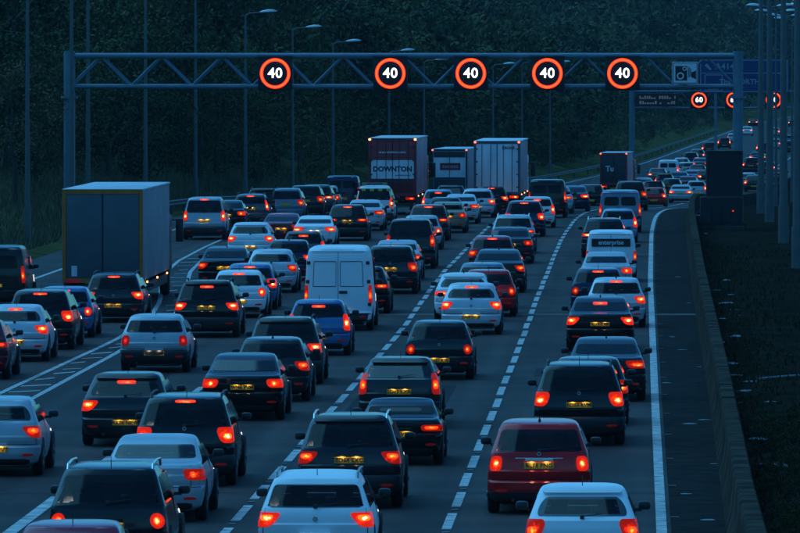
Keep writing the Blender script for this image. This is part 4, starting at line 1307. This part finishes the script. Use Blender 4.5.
# camera sign: white plate with a black camera symbol
mat('sign_white', (0.72, 0.74, 0.76), 0.55)
mat('sign_black', (0.01, 0.012, 0.015), 0.6)
cs = empty('camera_sign', (gx(685), GD - .3, gz(73)))
tag(cs, 'white square sign with a black camera symbol near the right end of the gantry', 'road sign')
w, h = 12.8 / GS, 11 / GS
MB().box(-w, w, 0, .05, -h, h, .02).build('plate', 'sign_white', cs)
b = MB(); 
for (x0, x1, z0, z1) in ((-w + .03, w - .03, h - .06, h - .03), (-w + .03, w - .03, -h + .03, -h + .06), (-w + .03, -w + .06, -h + .06, h - .06), (w - .06, w - .03, -h + .06, h - .06)):
    b.box(x0, x1, -.006, 0, z0, z1)
b.build('border', 'sign_black', cs)
MB().box(-.46, .10, -.008, 0, -.36, .33, .003).build('symbol', 'sign_black', cs)
m = MB().disc((-.22, -.14), .17, -.014, 20, .11, .006); m.disc((-.02, .20), .10, -.014, 20, .06, .006); m.build('symbol', 'sign_white', cs)
m = MB()
for k in range(3): m.box(.15 + k * .055, .18 + k * .055, -.008, 0, -.22 + k * .03, .30 - k * .05)
m.add([(.30, -.008, -.20), (.52, -.008, -.30), (.52, -.008, .12), (.30, -.008, .02)], [(0, 1, 2, 3)])
m.build('symbol', 'sign_black', cs)
MB().box(-.06, .06, .05, .32, -h, h).build('bracket', 'gantry_steel', cs)

# second gantry, farther along
G2 = 660.0
g2 = empty('motorway_gantry', (gx(632, G2), G2, road_z(G2)))
tag(g2, 'distant second gantry with a message board and 60 signals on the bend', 'gantry')
o2 = g2.location
def Q(px, py, dy=0.0): return (gx(px, G2) - o2.x, dy, gz(py, G2) - o2.z)
MB().tube((0, 0, -.3), Q(632, 86), .26, .26, 12).build('leg', 'gantry_steel', g2, angle=40)
MB().tube(Q(838, 220), Q(838, 86), .26, .26, 12).build('leg', 'gantry_steel', g2, angle=40)
for py in (91.5, 108): MB().tube(Q(632, py, .3), Q(838, py, .3), .09, .09, 8).build('chord', 'gantry_steel', g2, angle=40)
px, up = 632, True
while px < 830:
    MB().tube(Q(px, 108 if up else 91.5, .3), Q(px + 16, 91.5 if up else 108, .3), .05, .05, 6).build('brace', 'gantry_steel', g2, angle=40)
    up = not up; px += 16
for px, lab in ((699, 'small lit 60 signal on the distant gantry, left of the near gantry leg'), (734, 'lit 60 signal on the distant gantry, half hidden by the near gantry leg'),
                (773.5, 'lit 60 signal on the distant gantry seen between the tall columns')):
    speed_signal(px, 100, 15.5, '60', G2, lab, sq=1.15)
ms = empty('message_sign', (gx(657.5, G2), G2 - .3, gz(100, G2)))
tag(ms, 'dark electronic message board with two dim text rows on the distant gantry', 'road sign')
MB().box(-2.0, 2.0, 0, .4, -.62, .62, .03).build('housing', 'black_panel', ms)
mat('dim_led', (0.2, 0.2, 0.2), 0.5, emit=(0.5, 0.55, 0.5), es=0.025)
random.seed(3)
for zz in (.24, -.24):
    x = -1.7
    t = MB()
    while x < 1.65:
        wv = random.uniform(.10, .2)
        if random.random() > .15: t.box(x, x + wv, -.01, 0, zz - .15, zz + random.choice((.0, .15)))
        x += wv + .07
    t.build('text_row', 'dim_led', ms)

# blue direction sign behind the near gantry leg
bs = empty('direction_sign', (gx(744, 640), 640, gz(76, 640)))
tag(bs, 'blue motorway direction sign with white lettering behind the right gantry leg', 'road sign')
mat('sign_blue', (0.010, 0.038, 0.15), 0.6)
mat('sign_ink', (0.34, 0.36, 0.38), 0.5)
MB().box(-4.1, 4.1, 0, .08, -1.55, 1.55, .03).build('plate', 'sign_blue', bs)
t = MB()
for (x0, x1, z0, z1) in ((-4.0, 4.0, 1.40, 1.47), (-4.0, 4.0, -1.47, -1.40), (-4.0, -3.93, -1.4, 1.4), (3.93, 4.0, -1.4, 1.4), (-4.0, 4.0, .22, .29)): t.box(x0, x1, -.01, 0, z0, z1)
t.build('border', 'sign_ink', bs)
t = MB()
for (x0, x1, z0, z1) in ((-3.6, -1.95, .05, .12), (-3.6, -1.95, -1.38, -1.31), (-3.6, -3.53, -1.38, .12), (-2.02, -1.95, -1.38, .12), (-3.3, -2.3, -.86, -.80), (-3.3, -2.3, -1.24, -1.18), (-3.3, -3.24, -1.2, -.82), (-2.36, -2.3, -1.2, -.82)): t.box(x0, x1, -.01, 0, z0, z1)
t.add([(-3.6, -.01, .95), (-3.4, -.01, 1.15), (-2.95, -.01, .62), (-3.1, -.01, .5)], [(3, 2, 1, 0)])
t.build('arrow', 'sign_ink', bs)
ob('lettering', text_mesh('A414', .78, .015, 1.05), 'sign_ink', bs, (-1.75, -.012, .85))
ob('lettering', text_mesh('The NORTH', .66, .015, 1.05), 'sign_ink', bs, (-.4, -.012, -.55))
for sg in (-1, 1): MB().box(sg * 2.6 - .12, sg * 2.6 + .12, .09, .30, gz(230, 640) - bs.location.z, 1.4).build('post', 'gantry_steel', bs)

# ------------------------------------------------------------------ lighting columns
mat('pole_steel', (0.115, 0.125, 0.125), 0.5, metal=0.4, var=0.1, scale=2)
mat('lamp_glass', (0.5, 0.55, 0.58), 0.25)
def lamp_column(px, d, top_py, label, head=1, r=.10, arm=1.0, twin=False, base=None, name='lamp_post', top=None):
    x = gx(px, d)
    zb = ground_z(x, d) if base is None else base
    zt = gz(top_py, d) if top is None else top
    root = empty(name, (x, d, zb)); tag(root, label, 'lamp post', 'lamp posts beside the road')
    H = zt - zb
    MB().tube((0, 0, -.2), (0, 0, 1.6), r * 1.55, r * 1.5, 10).build('base', 'pole_steel', root, angle=40)
    sh = MB().tube((0, 0, 1.58), (0, 0, H), r * 1.2, r * .62, 10).build('shaft', 'pole_steel', root, angle=40)
    for sg in ((1, -1) if twin else (1,)):
        MB().path([(0, 0, H - .05), (sg * .25 * arm, 0, H + .10), (sg * arm, 0, H + .16)], .045, 8).build('arm', 'pole_steel', root, angle=40)
        hb = MB()
        v, f, n = [], [], 10
        for i, (q, hh, ww) in enumerate(((0, .05, .06), (.15, .11, .14), (.5, .16, .2), (.8, .13, .19), (1.0, .03, .08))):
            for j in range(n):
                th = 2 * pi * j / n
                v.append((sg * (arm - .1 + q * 1.05), ww * cos(th), H + .17 + q * .06 + hh * sin(th) * (1 if sin(th) > 0 else .45)))
        for i in range(4):
            for j in range(n):
                k = (j + 1) % n; f.append((i * n + j, i * n + k, (i + 1) * n + k, (i + 1) * n + j))
        f.append(tuple(range(n))); f.append(tuple(4 * n + j for j in range(n - 1, -1, -1)))
        hb.add(v, f)
        hd = hb.build('lamp_head', 'lamp_glass', root, angle=50)
    return root
for px, d, ty, lab in ((27.5, 300, -4, 'leftmost lamp post rising from the grass bank'), (71.5, 318, -40, 'lamp post rising directly behind the left gantry leg'),
                       (88, 345, -30, 'lamp post just right of the left gantry leg'), (145.5, 372, -22, 'lamp post above the grey box lorry roof'),
                       (195.5, 412, -6, 'lamp post left of the first lit signal, its head out of frame'), (245.5, 437, 15, 'lamp post whose head is highest in the frame, left of the first signal'),
                       (292.5, 466, 30, 'lamp post with its head just right of the first lit signal'), (333, 490, 44, 'lamp post with its head above the beam midway between two left signals'),
                       (389, 530, 53, 'lamp post with its head on the beam by the second signal'), (424, 557, 62, 'lamp post with its head inside the lattice left of the middle signal'),
                       (493, 612, 66, 'lamp post with its head between the middle and fourth signals')):
    lamp_column(px, d, ty, lab)
for px, d, lab in ((522, 640, 'thin far lamp post below the fourth signal, left one'), (550, 670, 'thin far lamp post directly under the fourth signal')):
    lamp_column(px, d, 64, lab, r=.09)
# tall columns on the reserve
for px, d, ty, lab in ((797.5, 267, -60, 'tall steel column nearest the camera at the right edge'), (783.5, 302, -50, 'second tall steel column from the right edge'),
                       (769.5, 343, -42, 'third tall steel column from the right edge'), (761, 372, -36, 'fourth tall column from the right edge, beside the gantry leg')):
    lamp_column(px, d, ty, lab, r=.16, twin=True, arm=1.2)
for px, d, ty, lab in ((770, 425, 9, 'twin-headed lamp post behind the tall columns, higher head pair'), (776, 470, 14, 'twin-headed lamp post behind the tall columns, middle head pair'),
                       (786, 520, 18, 'twin-headed lamp post behind the tall columns, lower head pair'), (792, 560, 21, 'twin-headed lamp post at the right edge, lowest head pair')):
    lamp_column(px, d, ty, lab, r=.09, twin=True, arm=.5)

# ------------------------------------------------------------------ equipment cabinet on the reserve
cx, cd = gx(724.5, 329), 329.0
cz = ground_z(cx, cd)
cb = empty('equipment_cabinet', (cx, cd, cz))
tag(cb, 'large dark cabinet with a steel frame standing behind the end of the wall', 'cabinet')
mat('cabinet', (0.012, 0.016, 0.018), 0.7, var=0.3, scale=2)
mat('cabinet_low', (0.014, 0.018, 0.02), 0.8, var=0.4, scale=2)
hb_, ht_ = 1.6, 3.65
MB().box(-.78, .78, .02, .9, hb_, ht_, .02).build('panel', 'cabinet', cb)
f = MB(); f.box(-.87, -.785, -.03, .95, hb_ - .05, ht_ + .06, .01); f.box(.785, .87, -.03, .95, hb_ - .05, ht_ + .06, .01); f.box(-.785, .785, -.03, .95, ht_ + .005, ht_ + .06)
f.box(-.785, .785, -.02, .95, hb_ - .06, hb_ - .005); f.build('frame', 'steel', cb)
MB().box(-1.15, .86, -.25, 1.0, .18, 1.54, .06).build('plinth', 'cabinet_low', cb)
MB().box(-1.25, .95, -.4, 1.1, -.3, .19, .04).build('footing', 'concrete', cb)
for k in range(4): MB().box(-1.0 + k * .45, -.62 + k * .45, -.27, -.245, .35, 1.1, .01).build('door', 'cabinet_low', cb)
MB().box(.36, .44, -.30, -.26, .85, .92, .01).build('warning_light', 'lens_brake', cb)

# ------------------------------------------------------------------ litter along the wall
def scrap(seed, size):
    """a crumpled sheet: rings of folds with uneven heights"""
    r = random.Random(seed); n = 11
    v = [(0, 0, size * r.uniform(.12, .3))]
    for ring, q in ((0, .38), (1, .72), (2, 1.0)):
        for k in range(n):
            a = 2 * pi * k / n + ring * .2; w = size * q * r.uniform(.7, 1.1)
            v.append((w * cos(a), w * sin(a) * 1.7, size * r.uniform(0, (.34, .26, .05)[ring])))
    f = [(0, 1 + k, 1 + (k + 1) % n) for k in range(n)]
    for ring in range(2):
        for k in range(n):
            j = (k + 1) % n; o_ = 1 + ring * n
            f += [(o_ + k, o_ + n + k, o_ + n + j), (o_ + k, o_ + n + j, o_ + j)]
    f.append(tuple(range(3 * n, 2 * n, -1)))
    return mk('litter_scrap', v, f)
sm = [scrap(i, 1.0) for i in range(4)]
spots = [(722, 272), (727, 281), (718, 290), (731, 296), (728, 304), (733, 311), (738, 317), (723, 318), (736, 337), (744, 347), (729, 363), (737, 375), (752, 383),
         (744, 391), (775, 468), (762, 420), (706, 233), (704, 222), (711, 229), (699, 214), (741, 402), (770, 404), (721, 341), (758, 440)]
for i, (px, py) in enumerate(spots):
    x, d = at(px, py + 2)
    sz = random.uniform(.06, .17) if py != 468 else .26
    o = ob('litter_scrap', sm[i % 4], 'paper', None, (x, d, ground_z(x, d) + .01), (0, 0, random.uniform(0, 6)), (sz, sz * random.uniform(.8, 1.6), sz))
    if py == 468: tag(o, 'largest pale scrap of litter in the grass beside the wall', 'litter', 'litter by the wall')
    else: tag(o, 'small pale scrap of litter on the ground behind the wall', 'litter', 'litter by the wall')
for i, (px, py) in enumerate(((690, 424), (714, 464), (672, 337), (666, 383), (699, 367), (686, 494), (705, 420), (678, 277), (689, 303), (708, 520), (683, 350))):
    x, d = at(px, py)
    sz = random.uniform(.05, .13)
    o = ob('litter_scrap', sm[i % 4], 'paper', None, (x, d, .005), (0, 0, random.uniform(0, 6)), (sz * 1.5, sz, sz * .5))
    tag(o, 'small pale fragment lying on the narrow strip beside the wall', 'litter', 'litter on the hard strip')
# a cable lying on the soil
x0, d0 = at(757, 384); x1, d1 = at(799, 382)
tag(MB().path([(x0 + (x1 - x0) * k / 8, d0 + (d1 - d0) * k / 8, ground_z(x0 + (x1 - x0) * k / 8, d0 + (d1 - d0) * k / 8) + .03) for k in range(9)], .03, 6).build('pipe', 'paper'),
    'thin pale pipe lying across the dark soil at the right', 'pipe')

# ------------------------------------------------------------------ grass
def grass(name, n, sampler, hmin, hmax, m, label):
    P_ = np.zeros((n * 3, 3)); k = 0
    for i in range(n):
        x, y = sampler()
        z = ground_z(x, y)
        a = random.uniform(0, 2 * pi); h = random.uniform(hmin, hmax); w = random.uniform(.015, .05)
        lx, ly = random.gauss(0, .3) * h, random.gauss(0, .3) * h
        P_[k] = (x - w * cos(a), y - w * sin(a), z - .03); P_[k + 1] = (x + w * cos(a), y + w * sin(a), z - .03); P_[k + 2] = (x + lx, y + ly, z + h); k += 3
    me = bpy.data.meshes.new(name)
    me.from_pydata(P_.tolist(), [], [(3 * i, 3 * i + 1, 3 * i + 2) for i in range(n)])
    o = ob(name, me, m)
    tag(o, label, 'grass', kind='stuff')
mat('grass_green', (0.028, 0.026, 0.012), 0.9, spec=0.1, var=1, base2=(0.07, 0.052, 0.028), scale=0.7)
mat('grass_dry', (0.05, 0.052, 0.024), 0.9, var=1, base2=(0.13, 0.11, 0.055), scale=0.5)
tuft = [(random.uniform(0, 1) ** 1.6, random.uniform(95, 300)) for _ in range(420)]
def s_right():
    q, d = random.choice(tuft)
    r = .5 + q * 5 + random.gauss(0, .30)
    d += random.gauss(0, 1.6)
    return (wall_x(d) + .45 + max(.05, r), d)
grass('verge_grass', 9000, s_right, .04, .20, 'grass_green', 'sparse dark grass and weeds growing on the soil behind the wall')
def s_left():
    d = random.uniform(236, 520)
    return (left_edge(d) + shift(d) - 1.2 - random.random() ** 1.4 * 16, d)
grass('bank_grass', 60000, s_left, .15, .7, 'grass_dry', 'rough grass on the bank below the trees at the left')

# ------------------------------------------------------------------ woodland
def foliage_material(name, a, b, c):
    m = bpy.data.materials.new(name); m.use_nodes = True; MATS[name] = m
    nt = m.node_tree; p = nt.nodes['Principled BSDF']; p.inputs['Roughness'].default_value = .85
    p.inputs['Specular IOR Level'].default_value = .2
    ge = nt.nodes.new('ShaderNodeNewGeometry')
    nz = nt.nodes.new('ShaderNodeTexNoise'); nz.inputs['Scale'].default_value = .11; nz.inputs['Detail'].default_value = 2
    nt.links.new(ge.outputs['Position'], nz.inputs['Vector'])
    ad = nt.nodes.new('ShaderNodeMath'); ad.operation = 'MULTIPLY_ADD'; ad.inputs[1].default_value = .22
    nm = nt.nodes.new('ShaderNodeMath'); nm.operation = 'MULTIPLY_ADD'; nm.inputs[1].default_value = 3.0; nm.inputs[2].default_value = -.95
    nt.links.new(nz.outputs['Fac'], nm.inputs[0])
    nt.links.new(ge.outputs['Random Per Island'], ad.inputs[0]); nt.links.new(nm.outputs[0], ad.inputs[2])
    cr = nt.nodes.new('ShaderNodeValToRGB')
    e = cr.color_ramp.elements
    e[0].position, e[0].color = .30, (*a, 1); e[1].position, e[1].color = .95, (*c, 1)
    q = e.new(.6); q.color = (*b, 1)
    nt.links.new(ad.outputs[0], cr.inputs[0]); nt.links.new(cr.outputs[0], p.inputs['Base Color'])
foliage_material('foliage', (0.008, 0.020, 0.008), (0.026, 0.048, 0.016), (0.085, 0.085, 0.030))
foliage_material('foliage_pale', (0.08, 0.10, 0.035), (0.12, 0.14, 0.05), (0.16, 0.15, 0.06))
foliage_material('foliage_brown', (0.08, 0.06, 0.03), (0.11, 0.085, 0.04), (0.14, 0.11, 0.05))

def crown_proto(seed, nblob, nleaf, leaf):
    """unit crown: leaf faces gathered into clumps through an uneven ellipsoid; about 1 tall, 0.75 wide"""
    r = np.random.default_rng(seed)
    cs = []
    for i in range(nblob):
        th = r.uniform(0, 2 * pi); z = r.uniform(.22, .98)
        prof_ = .40 * math.sin(pi * min(1, max(0.06, (z - .12) / .92))) ** .6
        q = prof_ * r.uniform(.55, 1.05)
        cs.append((q * cos(th), q * sin(th), z * .95, r.uniform(.10, .20)))
    cs = np.array(cs)
    idx = np.repeat(np.arange(nblob), nleaf)
    N = len(idx)
    dirs = r.normal(size=(N, 3)); dirs /= np.linalg.norm(dirs, axis=1)[:, None]
    rad = cs[idx, 3] * r.uniform(.55, 1.08, N)
    ctr = cs[idx, :3] + dirs * rad[:, None] * np.array((1, 1, .75))
    nrm = dirs + r.normal(scale=.28, size=(N, 3)) + np.array((0, 0, .08)); nrm /= np.linalg.norm(nrm, axis=1)[:, None]
    t = np.cross(nrm, r.normal(size=(N, 3))); t /= np.linalg.norm(t, axis=1)[:, None] + 1e-9
    bt = np.cross(nrm, t)
    sz = leaf * r.uniform(.6, 1.3, N)[:, None]
    quad = np.stack([ctr - t * sz, ctr - bt * sz * .55, ctr + t * sz, ctr + bt * sz * .55], axis=1)
    return quad                      # (N, 4, 3)
LOD = [[crown_proto(s, 26, 120, .0140) for s in range(5)], [crown_proto(s + 20, 20, 64, .0215) for s in range(4)], [crown_proto(s + 40, 16, 38, .028) for s in range(4)]]

def place_crown(q, x, y, z, h, w, rz):
    c, s_ = cos(rz), sin(rz)
    p = q.reshape(-1, 3)
    out = np.empty_like(p)
    out[:, 0] = (p[:, 0] * c - p[:, 1] * s_) * w + x
    out[:, 1] = (p[:, 0] * s_ + p[:, 1] * c) * w + y
    out[:, 2] = p[:, 2] * h + z
    return out
def quads_mesh(name, pts):
    n = len(pts) // 4
    me = bpy.data.meshes.new(name)
    me.vertices.add(len(pts)); me.vertices.foreach_set('co', pts.astype(np.float32).ravel())
    me.loops.add(len(pts)); me.loops.foreach_set('vertex_index', np.arange(len(pts), dtype=np.int32))
    me.polygons.add(n); me.polygons.foreach_set('loop_start', np.arange(0, len(pts), 4, dtype=np.int32))
    me.update(calc_edges=True)
    return me

def trunk(b, x, y, z, h):
    r = h * .022
    pts = [(x, y, z - .5), (x + random.uniform(-.2, .2), y, z + h * .25), (x + random.uniform(-.4, .4), y, z + h * .55), (x + random.uniform(-.4, .4), y, z + h * .8)]
    for k in range(3): b.tube(pts[k], pts[k + 1], r * (1 - k * .28), r * (.72 - k * .28), 6, cap=False)
    for k in range(4):
        a = random.uniform(0, 2 * pi); q = pts[1 + k % 2]
        b.tube(q, (q[0] + cos(a) * h * .2, q[1] + sin(a) * h * .2, q[2] + h * .2), r * .4, r * .15, 5, cap=False)

random.seed(21)
chunks, tb = [], MB()
def in_view(x, y):
    px = VX + F_PX * x / y
    return -50 < px < 860
def scatter(n, d0, d1, e0, e1, lod, hmin, hmax, power=1.5):
    k = tries = 0
    while k < n and tries < n * 60:
        tries += 1
        d = random.uniform(d0, d1)
        e = e0 + (e1 - e0) * random.random() ** power
        x = left_edge(d) + shift(d) - e
        if not in_view(x, d): continue
        h = random.uniform(hmin, hmax)
        z = ground_z(x, d)
        q = random.choice(LOD[lod])
        chunks.append(place_crown(q, x, d, z - h * .12, h, h * random.uniform(.75, 1.15), random.uniform(0, 6.28)))
        if lod < 2: trunk(tb, x, d, z, h)
        k += 1
scatter(42, 285, 470, 6, 26, 0, 5, 13, 1.0)
scatter(72, 330, 640, 9, 45, 0, 9, 18, 1.2)
scatter(120, 560, 900, 8, 60, 1, 9, 19, 1.3)
scatter(60, 470, 800, 5, 12, 1, 2.5, 6, 1.0)
scatter(330, 850, 1500, 9, 110, 2, 9, 17, 1.2)
scatter(260, 1400, 2300, 10, 200, 2, 14, 26, 1.0)
scatter(60, 1300, 1900, 10, 40, 2, 16, 26, 1.0)
scatter(110, 1600, 2300, 12, 150, 2, 26, 38, 1.0)
scatter(120, 600, 1350, 3.5, 13, 2, 1.5, 4.5, 1.0)
wood = ob('woodland', quads_mesh('woodland', np.concatenate(chunks)), 'foliage')
tag(wood, 'dark green wooded hillside filling the background behind the gantry', 'woodland', kind='stuff')
tag(tb.build('woodland_trunks', 'bark'), 'dark trunks standing among the trees of the hillside', 'woodland', kind='stuff')
# weeds on the reserve
ch = []
for k in range(230):
    d = random.uniform(98, 190) if k < 170 else random.uniform(190, 330)
    x = wall_x(d) + .5 + abs(random.gauss(0, .8)) + (.0 if d > 150 else random.random() ** 2 * 2.5)
    h = random.uniform(.12, .5)
    ch.append(place_crown(random.choice(LOD[2])[::3], x, d, ground_z(x, d) - h * .25, h, h * random.uniform(1.1, 1.9), random.uniform(0, 6.28)))
for k in range(46):
    d = random.uniform(100, 150)
    x = wall_x(d) + .75 + random.random() * 1.6
    h = random.uniform(.4, .95)
    ch.append(place_crown(random.choice(LOD[1]), x, d, ground_z(x, d) - h * .22, h, h * random.uniform(.9, 1.4), random.uniform(0, 6.28)))
mat('weed', (0.012, 0.016, 0.006), 0.95, spec=0.1, var=1, base2=(0.045, 0.046, 0.018), scale=2)
tag(ob('verge_weeds', quads_mesh('verge_weeds', np.concatenate(ch)), 'weed'), 'low dark weeds crowding the soil along the back of the wall', 'weeds', kind='stuff')
# trees that stand out from the mass
for px, py, d, h, fm, lab in ((508, 8, 900, 9.5, 'foliage_pale', 'paler green rounded tree above the beam between the middle and fourth signals'),
                              (505, 88, 760, 7.0, 'foliage_brown', 'brownish tree just below the beam right of the middle signal'),
                              (460, 92, 700, 7.5, 'foliage_pale', 'pale green tree below the middle signal'),
                              (225, 34, 470, 6.0, 'foliage_pale', 'pale bushy tree above the beam left of the first signal'),
                              (570, 92, 850, 8.5, 'foliage', 'broad dark tree below the beam right of the fourth signal'),
                              (15, 60, 330, 5.0, 'foliage_brown', 'brownish tree behind the leftmost lamp post')):
    x, y, zt = atd(px, py, d)
    zb = zt - h
    root = empty('tree', (x, y, min(zb, ground_z(x, y) + .0) if False else zb)); tag(root, lab, 'tree', 'single trees on the hillside')
    t = MB(); gz_ = ground_z(x, y)
    trunk(t, 0, 0, 0, h); t.tube((0, 0, min(-.2, gz_ - zb - .3)), (0, 0, .4), h * .026, h * .024, 7)
    t.build('trunk', 'bark', root)
    q = place_crown(LOD[0][int(px) % 5], 0, 0, -h * .1, h * 1.1, h * 1.1, px * .1)
    ob('crown', quads_mesh('crown', q), fm, root)

# ------------------------------------------------------------------ dusk haze
vm = bpy.data.materials.new('haze_air'); vm.use_nodes = True
nt = vm.node_tree; nt.nodes.clear()
pv_ = nt.nodes.new('ShaderNodeVolumePrincipled')
pv_.inputs['Color'].default_value = (0.72, 0.86, 1.0, 1)
pv_.inputs['Density'].default_value = 0.00004
pv_.inputs['Anisotropy'].default_value = 0.0
om = nt.nodes.new('ShaderNodeOutputMaterial'); nt.links.new(pv_.outputs[0], om.inputs['Volume'])
hz = MB().box(-900, 760, -30, 2750, -5.5, 75).build('haze', vm)
tag(hz, 'thin blue dusk haze over the road', 'haze', kind='stuff')
